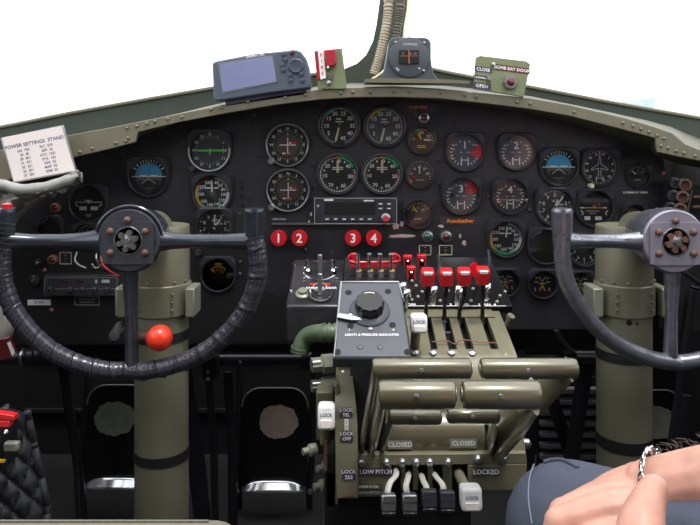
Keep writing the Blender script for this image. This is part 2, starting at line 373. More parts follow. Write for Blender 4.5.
def outline_bez(R, n=48, hood=True):
    o = []
    for i in range(n):
        a = 2*pi*i/n; x, y = sin(a), cos(a)
        if hood and y > -0.05:
            e = 6.0; r = 1.19/((abs(x)**e+abs(y)**e)**(1/e))
            t = min(1, max(0, (y+0.05)/0.25)); r = 1.19+(min(r, 1.45)-1.19)*t
        else: r = 1.19
        o.append((R*r*x, R*r*y))
    return o
def gauge(name, px, py, r, label, draw=None, face='dial_black', hood=True, ring=None, needles=(), knob=None, glass=True, screws=True, bez='bezel_black', group=None, cat='gauge', inner=1.0, out=None):
    R = r*k(YP); C = P(px, py, YP); t = thing(name, C, label, cat, group)
    b = MB(bez); n = 48; ol = outline_bez(R if out is None else out*k(YP), n, hood)
    circ = [(sin(2*pi*i/n), cos(2*pi*i/n)) for i in range(n)]
    def L(pts, y, s=1.0): return [C+Vector((x*s, y, z*s)) for x, z in pts]
    HD = [(.009 if hood else 0)*max(0, min(1, y*1.8)) for x, y in circ]
    def L(pts, y, s=1.0, hf=0): return [C+Vector((x*s, y-h_*hf, z*s)) for (x, z), h_ in zip(pts, HD)]
    rows = [L(ol, 0), L(ol, -0.005, 1, .8), L(ol, -0.008, 0.95, 1), L([(x*R*1.07, y*R*1.07) for x, y in circ], -0.0085, 1, .8), L([(x*R*1.0, y*R*1.0) for x, y in circ], -0.002)]
    rows = [q+[q[0]] for q in rows]
    b.grid(rows)
    b.build('bezel', t)
    if ring:
        MB(ring).tube([C+Vector((x*R*1.10, -0.009, z*R*1.10)) for x, z in circ], 0.0016, 6, closed=True).build('rim_ring', t)
    d = MB(face); D = Draw(d, C+Vector((0, -0.0015, 0)), sc_=R)
    D.disc(face, 0, 0, 1.02, h=0.0, n=36)
    if draw: draw(D)
    d.build('dial', t)
    for nd in needles:
        a, l, tail, wd, m = nd
        q = MB(m); E = Draw(q, C+Vector((0, -0.0035, 0)), sc_=R, h=0)
        ar = radians(a); ux, uy = sin(ar), cos(ar); nx, ny = uy, -ux
        pts = [(-ux*tail+nx*wd*.5, -uy*tail+ny*wd*.5), (-ux*tail-nx*wd*.5, -uy*tail-ny*wd*.5), (ux*l*.85-nx*wd*.5, uy*l*.85-ny*wd*.5), (ux*l, uy*l), (ux*l*.85+nx*wd*.5, uy*l*.85+ny*wd*.5)]
        q.prism([E.p(x, y, 0) for x, y in pts], (0, -0.0008, 0))
        q.use('dial_black').lathe([(R*0.09, 0), (R*0.09, 0.002), (0, 0.0025)], C+Vector((0, -0.0032, 0)), (0, -1, 0), 12)
        q.build('needle', t)
    if glass:
        gl = MB('dial_glass'); gl.lathe([(R*1.05, 0), (R*1.05, 0.0012)], C+Vector((0, -0.0062, 0)), (0, -1, 0), 32); gl.build('glass', t)
    if knob:
        kx, ky, kr, km = knob
        MB(km).lathe([(kr*k(YP), 0), (kr*k(YP), 0.010), (kr*k(YP)*.8, 0.013), (kr*k(YP)*.4, 0.013), (0, 0.0125)], P(kx, ky, YP), (0, -1, 0), 16).build('knob', t)
    return t
W = 'mark_white'
def d_airspeed(D):
    D.arc('white', 85, 165, .82, .98); D.arc('mark_green', 140, 225, .86, .98, h=.0006); D.arc('mark_yellow', 225, 300, .86, .98)
    D.ticks('mark_red', 302, 340, 6, .86, .97, .035); D.ticks(W, 10, 80, 12, .84, .97, .03); D.ticks(W, 180, 300, 14, .80, .90, .03)
    D.nums(W, [(22, '40'), (45, '60'), (70, '80'), (95, '100'), (125, '120'), (155, '140'), (192, '160'), (228, '180'), (266, '200'), (304, '250'), (338, '300')], .66, .26)
    D.rect(W, -.35, .28, -.05, .36); D.rect(W, .08, .28, .35, .36)
def d_mp(a0, a1, yel):
    def f(D):
        D.ticks(W, 200, 520, 64, .90, .98, .025)
        D.nums(W, [(235, '5'), (270, '10'), (305, '15'), (340, '20'), (18, '25'), (55, '30'), (90, '35'), (125, '40'), (163, '45')], .70, .30)
        D.rect(W, -.18, .34, .1, .42); D.rect(W, -.22, .2, .22, .26)
        if yel: D.arc('mark_yellow', 298, 350, .86, .99); D.arc('mark_green', 350, 366, .86, .99); D.arc('mark_red', 6, 20, .90, .99)
        else: D.arc('mark_green', 315, 342, .86, .99); D.arc('mark_red', 18, 24, .88, .98)
    return f
def d_tach(D):
    D.arc(W, 75, 345, .95, .985); D.ticks(W, 75, 345, 30, .86, .96, .025)
    D.arc('mark_orange', 350, 368, .88, 1.0); D.arc('mark_green', 8, 65, .88, 1.0); D.arc('mark_red', 90, 98, .82, .98)
    D.nums(W, [(262, '10'), (308, '20'), (54, '40'), (101, '50'), (155, '60'), (212, '70'), (8, '0')], .72, .28)
    for a in (338, 30, 285, 182): D.disc(W, .76*sin(radians(a)), .76*cos(radians(a)), .05, n=8)
    for y in (.24, .34): D.rect(W, -.30, y, .30, y+.05)
def d_vor(g):
    def f(D):
        D.ticks('mark_grey', 0, 350, 35, .70, .78, .025)
        D.nums(W, [(i*30, t) for i, t in enumerate(('N', '3', '6', 'E', '12', '15', 'S', '21', '24', 'W', '30', '33'))], .86, .20)
        if g:
            D.line('bright_green', -.78, 0, .70, 0, .10); D.poly('bright_green', [(.70, .12), (.82, 0), (.70, -.12)]); D.line('mark_cream', 0, .12, 0, -.22, .05)
            D.arc('mark_orange', -4, 4, .86, 1.0)
        else:
            D.disc('dial_brown', 0, 0, .62, h=.0002); D.line(W, -.42, 0, .42, 0, .055); D.line(W, 0, -.40, 0, .40, .055)
            D.poly('bright_green', [(-.07, .54), (.07, .54), (0, .66)]); D.rect('mark_red', .20, .06, .42, .16); D.rect(W, .08, .06, .18, .16)
            D.rect('mark_orange', -.12, -.48, .14, -.40); D.rect(W, -.28, -.48, -.14, -.40)
    return f
def d_horizon(D):
    D.poly('sky_blue', [(.75*cos(radians(a)), .75*sin(radians(a))) for a in range(0, 181, 10)])
    D.poly('earth_grey', [(.72*cos(radians(a)), .72*sin(radians(a))) for a in range(180, 361, 10)])
    D.poly('dial_black', [(-.6, -.22), (.6, -.22), (.45, -.6), (-.45, -.6)], h=.0006)
    D.line('white', -.95, 0, .95, 0, .05, h=.0008); D.line('white', -.5, .06, -.1, .06, .06, h=.0008); D.line('white', .1, .06, .5, .06, .06, h=.0008)
    for a in (-60, -45, -30, -20, -10, 10, 20, 30, 45, 60): D.tick(W, a, .80, .97, .05)
    D.tick('mark_orange', 0, .72, .98, .09)
    D.line('mark_grey', 0, -.1, -.4, -.4, .05, h=.001); D.line('mark_grey', 0, -.1, .4, -.4, .05, h=.001)
    D.disc('bezel_black', 0, -.85, .16, h=.0012)
def d_turn(D):
    D.line(W, -.8, .05, .8, .05, .05); D.disc(W, 0, .08, .10); D.line(W, -.22, .16, .22, .16, .05)
    D.rect(W, -.55, -.42, -.12, -.2); D.rect(W, .12, -.42, .55, -.2); D.rect('mark_grey', -.14, -.8, .14, -.72); D.rect('mark_grey', -.2, -.7, .2, -.64)
    for s_ in (-1, 1): D.line(W, s_*.78, -.05, s_*.62, -.2, .06)
def d_turn_b(D):
    D.line('mark_yellow', -.6, .02, .55, .02, .05); D.rect(W, -.85, -.02, -.62, .06); D.rect(W, .55, -.02, .75, .06)
    D.disc('mark_orange', 0, .08, .10); D.rect('mark_red', .24, .12, .32, .32)
    D.rect('mark_grey', -.5, -.2, .3, -.16); D.rect('mark_grey', -.3, -.34, .1, -.30)
    D.rect(W, -.6, -.72, -.25, -.5); D.rect(W, .05, -.72, .45, -.5)
    for s_ in (-1, 1): D.line(W, s_*.82, -.15, s_*.65, -.3, .06); D.disc(W, s_*.72, -.38, .05, n=8)
def d_alt(D):
    D.ticks(W, 0, 356, 50, .90, .98, .022); D.ticks(W, 0, 324, 9, .82, .98, .05)
    D.nums(W, [(i*36, str(i)) for i in range(10)], .68, .30); D.rect('mark_grey', .15, .1, .5, .2); D.text(W, 'ALT', -.0, .36, .2)
def d_dg(D):
    D.ticks(W, 0, 355, 48, .92, .99, .03)
    D.nums(W, [(i*30+15, t) for i, t in enumerate(('N', '3', '6', 'E', '12', '15', 'S', '21', '24', 'W', '30', '33'))], .80, .20)
    pl = [(0, .62), (.07, .5), (.07, .2), (.5, -.10), (.5, -.18), (.08, -.05), (.06, -.45), (.22, -.62), (.22, -.7), (0, -.62)]
    full = pl+[(-x, y) for x, y in pl[::-1]]
    for i in range(len(full)-1): D.line('mark_grey', *full[i], *full[i+1], .045)
    D.line(W, 0, .62, 0, .95, .05)
def d_eng(num, wedge):
    def f(D):
        if wedge: D.poly('mark_red', [(0.30*sin(radians((wedge[0]+wedge[1])/2+20)), .30*cos(radians((wedge[0]+wedge[1])/2+20)))]+[(.99*sin(radians(a)), .99*cos(radians(a))) for a in range(wedge[0], wedge[1]+1, 5)])  # plain red wedge filled in on the dial face
        D.text('white', num, 0, .38, .62, h=.0008)
        for s_ in (-1, 1):
            D.line('white', s_*.20, -.32, s_*.20, -.80, .07)
            for a in range(60, 165, 15): D.tick(W, s_*a, .72, .86, .06)
            for a in (25, 50, 75): D.tick('mark_grey', s_*a, .62, .72, .12)
        D.rect('white', -.12, -.5, .12, -.44); D.rect('mark_grey', -.3, -.05, -.12, .02); D.rect('mark_grey', .08, -.05, .3, .02)
        D.rect('mark_orange', -.84, -.42, -.72, -.28)
    return f
def d_small(D):
    D.nums('mark_cream', [(280, '0'), (0, '50'), (60, '75')], .62, .3); D.ticks('mark_cream', 270, 450, 14, .82, .94, .04)
    D.arc('mark_green', 325, 345, .80, .95); D.arc('mark_red', 10, 24, .82, .95); D.arc('mark_red', 300, 312, .82, .95)
    D.rect('mark_yellow', -.35, -.58, .35, -.50); D.rect('mark_yellow', -.35, -.44, .35, -.38); D.rect('mark_cream', .18, -.02, .75, .12)
def d_small2(D):
    D.nums(W, [(280, '0'), (320, '10'), (0, '20'), (40, '30'), (80, '40')], .66, .28); D.ticks(W, 250, 470, 16, .84, .96, .04)
    D.rect('mark_red', -.7, -.2, -.3, -.1); D.rect('mark_grey', -.3, -.45, .4, -.38); D.arc('mark_orange', 225, 245, .8, .98)
def d_dim(D):
    D.ticks('mark_cream', 300, 420, 10, .75, .92, .05); D.nums('mark_cream', [(310, '0'), (0, '5'), (50, '10')], .5, .26); D.rect('mark_grey', -.3, -.4, .3, -.33)
def d_suction(D):
    D.arc('mark_yellow', 305, 415, .50, .56); D.ticks('mark_yellow', 305, 415, 10, .44, .56, .04)
    D.nums('mark_yellow', [(300, '3'), (340, '4'), (20, '5'), (60, '6')], .30, .22); D.rect('mark_yellow', -.22, .6, .22, .72)
def d_dual(D):
    for s_ in (-1, 1):
        D.line('mark_yellow', 0, -.1, s_*.22, -.55, .11); D.line('mark_cream', 0, .15, s_*.25, .55, .05)
        D.rect(W, s_*.3, .40, s_*.55, .46); D.rect(W, s_*.3, .1, s_*.6, .16); D.text(W, 'S', s_*.55, -.45, .35)
    D.line('mark_yellow', 0, .1, 0, -.3, .11); D.rect(W, -.28, -.02, .28, .04)
def d_blank(D):
    D.arc('mark_grey', 300, 345, .88, .96); D.disc('dial_black', 0, 0, .8)

gauge('attitude_indicator', 149, 176.5, 18, 'blue and grey artificial horizon dial nearest the checklist card', d_horizon, cat='instrument')
gauge('turn_indicator', 89, 203, 17, 'black dial with white aeroplane bar and two white blocks, left of the pilot column', d_turn, cat='instrument')
gauge('course_indicator', 210, 150.5, 18.5, 'course dial with a bright green horizontal needle', d_vor(True), face='dial_blue', knob=(193, 168, 4, 'bezel_black'), ring='mark_grey', cat='instrument')
gauge('airspeed_indicator', 212.5, 193.5, 17.5, 'airspeed dial with yellow and green rim arcs below the green-needle dial', d_airspeed, needles=[(358, .78, .05, .09, 'white')], cat='instrument')
gauge('altimeter', 215, 226, 16, 'altimeter half hidden behind the right arm of the wrapped control wheel', d_alt, needles=[(0, .75, .2, .08, 'white'), (40, .6, .15, .1, 'white')], knob=(199, 252, 3.5, 'bezel_black'), cat='instrument')
gauge('suction_gauge', 218.5, 274, 15.5, 'small yellow-lettered suction gauge in a large black bezel behind the wrapped wheel rim', d_suction, needles=[(305, .62, -.35, .09, 'mark_cream')], cat='gauge')
gauge('course_indicator', 287.7, 145, 19, 'upper of two chrome-ringed crosshair navigation dials', d_vor(False), hood=False, ring='steel', knob=(271.5, 161, 3.6, 'steel'), cat='instrument')
gauge('course_indicator', 288.3, 190, 19, 'lower of two chrome-ringed crosshair navigation dials, above the red 1 and 2 buttons', d_vor(False), hood=False, ring='steel', knob=(272, 207, 3.6, 'steel'), cat='instrument')
gauge('manifold_pressure_gauge', 339.4, 126, 18.5, 'black dial with a short green arc and cream needle pointing down, top row left', d_mp(0, 0, False), hood=False, needles=[(194, .92, .12, .11, 'mark_cream')])
gauge('manifold_pressure_gauge', 384.7, 126.5, 18.5, 'grey dial with a long yellow arc and cream needle pointing down, top row right', d_mp(0, 0, True), face='dial_grey', hood=False, needles=[(194, .92, .12, .11, 'mark_cream')])
gauge('tachometer', 337.7, 174, 18, 'left of the two engine speed dials with green arcs, directly above the radio', d_tach, hood=False, needles=[(0, .82, .05, .12, 'mark_cream')])
gauge('tachometer', 382, 174, 18, 'right of the two engine speed dials with green arcs, above the radio knob', d_tach, hood=False, needles=[(0, .82, .05, .12, 'mark_cream')])
gauge('pressure_gauge', 421.5, 140.5, 12.5, 'small brownish gauge with red and green marks under the red jewel lamp', d_small, face='dial_brown', hood=False, needles=[(335, .72, .1, .12, 'mark_yellow')])
gauge('pressure_gauge', 419.3, 175, 12, 'small gauge with white numerals over a reddish lower half, right of the tachometers', d_small2, face='dial_brown', hood=False, needles=[(0, .7, .1, .09, 'white')])
gauge('pressure_gauge', 417.7, 214, 13, 'small dark gauge with a yellow and white needle beside the radio', d_dim, needles=[(330, .8, -.2, .1, 'mark_yellow')])
gauge('engine_gauge', 464.6, 152, 17, 'engine dial numbered one with a red wedge on its right', d_eng('1', (60, 118)), face='dial_grey')
gauge('engine_gauge', 516, 152, 16.5, 'plain engine dial numbered two, upper right of the four numbered dials', d_eng('2', None), face='dial_grey')
gauge('engine_gauge', 460.9, 195.5, 17, 'engine dial numbered three with a red wedge at its upper right', d_eng('3', (20, 80)), face='dial_grey')
gauge('engine_gauge', 510, 196, 16, 'plain brownish engine dial numbered four, below the dial numbered two', d_eng('4', None), face='dial_brown')
gauge('airspeed_indicator', 505.5, 238.5, 16.5, 'airspeed dial with yellow and green rim arcs below the engine dial numbered four', d_airspeed, needles=[(5, .8, -.05, .08, 'white')], cat='instrument')
gauge('attitude_indicator', 558.5, 167, 17, 'blue artificial horizon dial on the right half of the panel', d_horizon, cat='instrument')
gauge('heading_indicator', 599.4, 167.3, 16.5, 'heading dial with a white aeroplane outline', d_dg, needles=[], cat='instrument', knob=(590, 185.5, 2.6, 'mark_cream'))
gauge('altimeter', 554.5, 207, 17, 'altimeter above the bare metal control wheel horn', d_alt, needles=[(38, .85, .15, .09, 'white'), (20, .5, .1, .1, 'white')], cat='instrument')
gauge('turn_indicator', 594, 208, 16.5, 'turn dial with a yellow bar and white blocks above the copilot column', d_turn_b, cat='instrument')
gauge('pressure_gauge', 637.5, 176, 10.5, 'small brown-lettered gauge at the far right end of the panel', d_dim, needles=[(310, .8, -.3, .12, 'mark_cream')])
gauge('pressure_gauge', 633, 216, 11, 'dark gauge with an orange lettered band peeking over the copilot column', lambda D: (D.nums('mark_orange', [(320, '2'), (345, '4'), (10, '6'), (35, '8')], .6, .26)))
gauge('altimeter', 584, 249, 15, 'white-numbered dial cut by the horizontal spoke of the bare metal wheel', d_alt, cat='instrument')
gauge('blank_gauge', 545, 246, 16, 'dark blank round gauge behind the bare metal wheel horn', d_blank)
gauge('oil_gauge', 542, 283.5, 13, 'double gauge with yellow forked needles, behind the rim of the bare metal wheel', d_dual)
gauge('oil_gauge', 580, 284, 12, 'double gauge just left of the copilot column clamp', d_dual)
gauge('oil_gauge', 505, 282, 12.5, 'double gauge with yellow needles right of the red mixture levers', d_dual)
gauge('blank_gauge', 51, 229, 11, 'dark unlit gauge at the left end of the panel, under the small dull lamp', d_blank)
gauge('suction_gauge', 88, 236, 12, 'dark dial largely hidden behind the left spoke of the wrapped wheel', d_dim)

# ------------------------------------------------------------------ panel fittings
def lamp(px, py, r, lens, label, name='indicator_lamp', body='steel', Y=YP, nrm=(0, -1, 0)):
    C = P(px, py, Y); t = thing(name, C, label, 'lamp'); q = r*k(Y); 
    MB(body).lathe([(q, 0), (q, .004), (q*.92, .010), (q*.62, .011), (q*.6, .007)], C, nrm, 18).build('housing', t)
    MB(lens).lathe([(q*.6, .006), (q*.5, .0105), (q*.25, .0125), (0, .013)], C, nrm, 16).build('lens', t)
lamp(423.5, 118, 5.5, 'dark_red', 'round red jewel lamp on its own at the top of the panel')
lamp(427, 236, 6, 'dark_green_lens', 'round green jewel lamp beside the red one, above the mixture levers')
lamp(445.5, 236, 6, 'dark_red', 'round red jewel lamp beside the green one, above the mixture levers')
lamp(57, 207, 5.0, 'dark_red', 'small dull lamp left of the white-barred turn dial', body='copper')
lamp(54, 259, 5.0, 'dark_red', 'dull lamp beside the gold framed placard, below the left spoke', body='copper')
lamp(35, 280, 6, 'bezel_black', 'dark round knob lamp at the lower left end of the panel', body='bezel_black')
lamp(39, 262, 3.5, 'steel', 'tiny steel lamp left of the lower dull lamp', body='bezel_black')

def placard(px0, py0, px1, py1, lines, label, bg='label_black', fg='mark_orange', size=4.0, border=None, Y=YP, name='placard'):
    C = P((px0+px1)/2, (py0+py1)/2, Y); s_ = k(Y); w_, h_ = (px1-px0)*s_, (py1-py0)*s_
    b = MB(bg).box(C+Vector((0, -0.0008, 0)), (w_, 0.0016, h_)); D = Draw(b, C+Vector((0, -0.0016, 0)), sc_=s_)
    if border:
        a, c = (px1-px0)/2-.3, (py1-py0)/2-.3
        for q in ((-a, -c, a, -c), (-a, c, a, c), (-a, -c, -a, c), (a, -c, a, c)): D.line(border, *q, .7)
    n = len(lines)
    for i, t in enumerate(lines): D.text(fg, t, 0, ((n-1)/2-i)*size*1.15, size)
    return setp(b.build(name, base=C), label, 'sign')
placard(396, 103, 440, 112, ['12-24 VDC'], 'dark strip with orange letters above the red jewel lamp', bg='bezel_black', size=4)
placard(440, 217, 480, 224.5, ['Autofeather'], 'dark strip with orange letters under the engine dial numbered three', bg='bezel_black', size=5.5)
placard(419, 245, 431, 255, ['---', '--', '---'], 'small black placard with a gold frame under the green lamp', fg='mark_cream', size=2.6, border='mark_cream')
placard(439, 245, 452, 255, ['--', '---', '----'], 'small black placard with a gold frame under the red lamp', fg='mark_cream', size=2.6, border='mark_cream')
placard(60, 252, 72, 264, ['---', '--', '-'], 'small gold framed placard beside the lower dull lamp', fg='mark_cream', size=2.8, border='mark_cream')
placard(75, 296, 100, 305, ['OO CAUTION', '=========='], 'black data plate with a white outline under the radio control box', fg='mark_grey', size=2.6, border='mark_grey')
placard(28, 299.5, 51, 305, ['75-954'], 'white label strip with dark print, lower left of the panel', bg='white', fg='ink', size=3.6)
placard(625, 191, 645, 194, ['EXTREME WT WARN'], 'line of white letters under the far right small gauge', bg='panel_black', fg='white', size=2.6)
placard(49, 215, 62, 217.5, ['LOW PRESS'], 'line of tiny white letters under the upper dull lamp', bg='panel_black', fg='mark_grey', size=2.2)
placard(265, 217, 294, 221, ['DME HOLD'], 'line of tiny white letters above the red 1 and 2 buttons', bg='panel_black', fg='mark_grey', size=2.6)

# radio
C = P(355.5, 210, YP); t = thing('radio', C, 'slim rectangular radio with a dark display and six buttons in the panel centre', 'radio'); s_ = k(YP)
MB('bezel_black').box(C+Vector((0, -.008, 0)), (82*s_, .016, 26*s_)).build('faceplate', t, bevel=.0015)
fx = MB('mark_grey'); D = Draw(fx, C+Vector((0, -.016, 0)), sc_=s_)
for q in ((-40.5, -12.5, 40.5, -12.5), (-40.5, 12.5, 40.5, 12.5), (-40.5, -12.5, -40.5, 12.5), (40.5, -12.5, 40.5, 12.5)): D.line('mark_grey', *q, .5)
D.rect('white', -31, 10, -22, 11.6); D.rect('white', 8, 9.4, 18, 10.8); D.disc('mark_grey', -37, 5, 1.2, n=8)
fx.build('frame_lines', t)
MB('hole_black').box(C+Vector((-5.5*s_, -.0165, 2.5*s_)), (50*s_, .001, 11.5*s_)).build('display', t)
for i in range(6):
    b = MB('gps_button').box(C+Vector(((-28+i*8.4)*s_, -.017, -8*s_)), (6.5*s_, .003, 3*s_)); Draw(b, C+Vector(((-28+i*8.4)*s_, -.0186, -8*s_)), sc_=s_, h=.0001).rect('mark_white', -1.6, -.5, 1.6, .5)
    b.build('button', t)
for x in (24.5, 33):
    for y in (7, 2.5):
        b = MB('gps_button').box(C+Vector((x*s_, -.017, y*s_)), (6.5*s_, .003, 3*s_)); Draw(b, C+Vector((x*s_, -.0186, y*s_)), sc_=s_, h=.0001).rect('mark_white', -1.6, -.5, 1.6, .5); b.build('button', t)
kb = MB('steel').lathe([(4.6*s_, 0), (4.4*s_, .012), (3.6*s_, .013)], C+Vector((29.5*s_, -.016, -6.5*s_)), (0, -1, 0), 18)
kb.use('mark_red').lathe([(2.6*s_, .012), (2.4*s_, .022), (0, .022)], C+Vector((29.5*s_, -.016, -6.5*s_)), (0, -1, 0), 14); kb.build('knob', t, label='two-tier steel knob with a red centre')

# numbered red push buttons
for px, num, pl in ((279.5, '1', 'one, leftmost of the row under the radio'), (300, '2', 'two, second from left under the radio'), (353, '3', 'three, third from left under the radio'), (373.5, '4', 'four, rightmost of the row under the radio')):
    C = P(px, 237, YP-0.004); t = thing('push_button', C, f'round red push button numbered {pl}', 'button'); q = 8*k(YP)
    MB('steel').lathe([(q*.8, 0), (q*.8, .012)], P(px, 237, YP), (0, -1, 0), 20).build('stem', t)
    b = MB('red').lathe([(q*.85, .008), (q, .010), (q, .016), (q*.93, .018), (0, .0185)], C, (0, -1, 0), 28); Draw(b, C+Vector((0, -.0185, 0)), sc_=k(YP)).text('white', num, 0, -.3, 12.5)
    b.build('cap', t)

# ------------------------------------------------------------------ radio control box, wires at left
C = P(86, 283, YP-.0015); s_ = k(YP); t = thing('control_box', C, 'black radio control box with four small ring knobs below the left spoke', 'control box')
MB('bezel_black').box(C+Vector((0, -.012, 0)), (74*s_, .024, 21*s_)).build('case', t, bevel=.002)
b = MB('mark_grey'); D = Draw(b, C+Vector((0, -.024, 0)), sc_=s_)
for q in ((-35, 8, 35, 8), (-35, 8, -36, -6), (35, 8, 36, -6), (-25, -3, 36, -3)): D.line('fitting_grey', *q, .6)
D.rect('dark_red', -4, 3, 3, 5); D.rect('mark_grey', 14, 2.5, 16, 6); D.rect('mark_grey', 20, 3, 28, 6); D.rect('dark_red', -20, 2, -12, 4.5)
b.build('front_markings', t)
for x in (-29, -10, 2, 14, 26): MB('hub_grey').lathe([(2.6*s_, 0), (2.6*s_, .008), (1.5*s_, .009), (1.4*s_, .005), (0, .005)], C+Vector((x*s_, -.024, -3.5*s_)), (0, -1, 0), 14).build('knob', t)
for nm, pts, m, lab in (('wire', [(103, 264), (101, 256), (105, 251), (108, 255), (103, 263), (96, 268), (92, 264)], 'mark_cream', 'cream wire loop hanging behind the wrapped wheel hub'),
                    ('wire', [(98, 250), (96, 256), (98, 263), (103, 268)], 'steel', 'pale steel wire loop behind the wrapped wheel hub'),
                    ('wire', [(100, 260), (104, 266), (110, 271), (118, 276)], 'mark_red', 'red wire behind the wrapped wheel hub'),
                    ('wire', [(77, 252), (75, 260), (79, 265), (86, 268)], 'mark_grey', 'grey wire loop beside the gold framed placard')):
    Yw = [1.27-.012*math.sin(i) for i in range(len(pts))]
    setp(MB(m).tube(catmull([P(x, y, Yw[i]) for i, (x, y) in enumerate(pts)], 5), .0016, 6).build(nm), lab, 'wire')

# ------------------------------------------------------------------ things on the glareshield
# GPS
YG = 1.19
o2 = [(212, 63), (216, 61), (255, 53.5), (296, 49.5), (301, 51.5), (306, 58), (309, 68), (310.5, 82), (310, 88), (270, 93), (216, 101.5), (213.5, 99)]
t = thing('gps_receiver', P(262, 95, YG), 'dark blue-grey portable navigation receiver with a screen and round keypad on the glareshield', 'navigation receiver')
gb = MB('gps_body').prism([P(x, y, YG) for x, y in o2], (0, .045, 0)).build('case', t, bevel=.004, seg=3)
scr = [(219, 64), (272, 55.5), (276.5, 81.5), (223, 92)]
MB('steel').prism([P(x, y, YG-.0005) for x, y in [(217.5, 63), (273, 54), (278, 82.5), (222, 94)]], (0, .004, 0)).build('screen_bezel', t)
MB('gps_screen').prism([P(x, y, YG-.0015) for x, y in scr], (0, .003, 0)).build('screen', t)
b = MB('mark_white'); D = Draw(b, P(255, 55.5, YG), U=P(275, 52, YG)-P(255, 55.2, YG), sc_=k(YG)); D.text('mark_white', 'GARMIN  295', 0, -.3, 3.2); b.build('lettering', t)
MB('gps_button').lathe([(8*k(YG), 0), (8*k(YG), .002), (6.5*k(YG), .004), (4*k(YG), .003), (0, .0035)], P(296, 66, YG), (0, -1, 0), 20).build('rocker_pad', gb)
for x, y in ((284, 54.5), (292, 52.5), (285.5, 59.5), (296.5, 57.5), (282.5, 65), (283.5, 70), (290.5, 75), (301.5, 74), (291, 80.5), (302.5, 80.5)):
    MB('gps_button' if y != 52.5 else 'dark_red').lathe([(2.6*k(YG), 0), (2.6*k(YG), .002), (0, .003)], P(x, y, YG), (0, -1, 0), 10).build('key', gb)
MB('label_dark').prism([P(x, y, YG+.01) for x, y in ((225, 100), (306, 89), (306, 94), (226, 106))], (0, .03, 0)).build('foot', t)
# fire switch bracket
YB = 1.195
t = thing('switch_bracket', P(332, 88, YB), 'small olive bracket with a red guarded switch beside the portable receiver', 'switch')
MB('olive_green').prism([P(x, y, YB) for x, y in ((314, 51), (342, 48), (346.5, 85), (346, 89), (318, 89))], (0, .006, 0)).build('plate', t, bevel=.001)
MB('guard_red').prism([P(x, y, YB-.012) for x, y in ((324, 50), (336, 48.5), (336.5, 63), (334, 66), (326, 66.5))], (0, .012, 0)).build('guard', t, bevel=.002)
MB('guard_red').prism([P(x, y, YB-.004) for x, y in ((314.5, 51.5), (318, 51), (320, 78), (317, 80))], (0, .004, 0)).build('guard_flange', t)
b = MB('white').prism([P(x, y, YB-.005) for x, y in ((318, 51.5), (323.5, 50), (326, 78), (320.5, 79.5))], (0, .003, 0)); D = Draw(b, P(321.8, 64.5, YB-.0052), sc_=k(YB))
for i, ch in enumerate('FIRE'): D.text('mark_red', ch, (1.5-i)*-.5+.0, (1.5-i)*6, 5)
b.build('label_strip', t)
MB('steel').lathe([(2.5*k(YB), 0), (2.2*k(YB), .005), (0, .006)], P(329, 83, YB), (0, -1, 0), 10).build('screw', t)
MB('steel').tube([P(328, 70, YB), P(328, 67, YB-.015)], .002, 8).build('toggle', t)
MB('steel').box(P(330.5, 77, YB-.002), (5*k(YB), .004, 4*k(YB))).build('switch_nut', t)
# compass
YC = 1.19
t = thing('magnetic_compass', P(407, 79, YC), 'square dark grey magnetic compass standing in the middle of the glareshield', 'compass')
co = [(377, 80), (381, 77), (384.5, 70), (387, 55), (389, 42), (391, 38.5), (395, 37), (425, 37.5), (429, 39), (431, 43), (431, 60), (433, 72), (437, 78), (441, 80)]
MB('compass_body').prism([P(x, y, YC) for x, y in co], (0, .05, 0)).build('housing', t, bevel=.003, seg=3)
MB('compass_body').lathe([(20.5*k(YC), 0), (20*k(YC), .003), (18.5*k(YC), .004)], P(409, 57.5, YC), (0, -1, 0), 32).build('face_ring', t)
b = MB('hole_black').box(P(409, 57, YC-.005), (20*k(YC), .003, 14*k(YC))); D = Draw(b, P(409, 57, YC-.0065), sc_=k(YC))
D.line('copper', -9, 1, 9, 1, .5); D.line('mark_orange', 0, -6.5, 0, 6.5, .6); D.text('copper', '3', -6, 3.4, 4); D.text('copper', '6', 1.8, 3.4, 4); D.text('copper', '33', 6, 3.4, 3.4)
b.build('card_window', t, bevel=.001)
b = MB('mark_grey'); Draw(b, P(410, 44, YC-.004), sc_=k(YC)).text('mark_grey', 'COMPASS', 0, -.5, 3.4); b.build('lettering', t)
for x, y in ((395.5, 42.5), (424, 43), (396.5, 69), (423.5, 71), (398, 70.5), (419, 69)):
    MB('steel').lathe([(1.6*k(YC), 0), (1.4*k(YC), .004), (0, .0045)], P(x, y, YC), (0, -1, 0), 8).build('screw', t)
MB('olive_lip').prism([P(x, y, YC-.004) for x, y in ((365, 79), (378, 78), (450, 79.5), (470, 81), (470, 83.5), (365, 82.5))], (0, .05, 0)).build('mounting_strap', t)
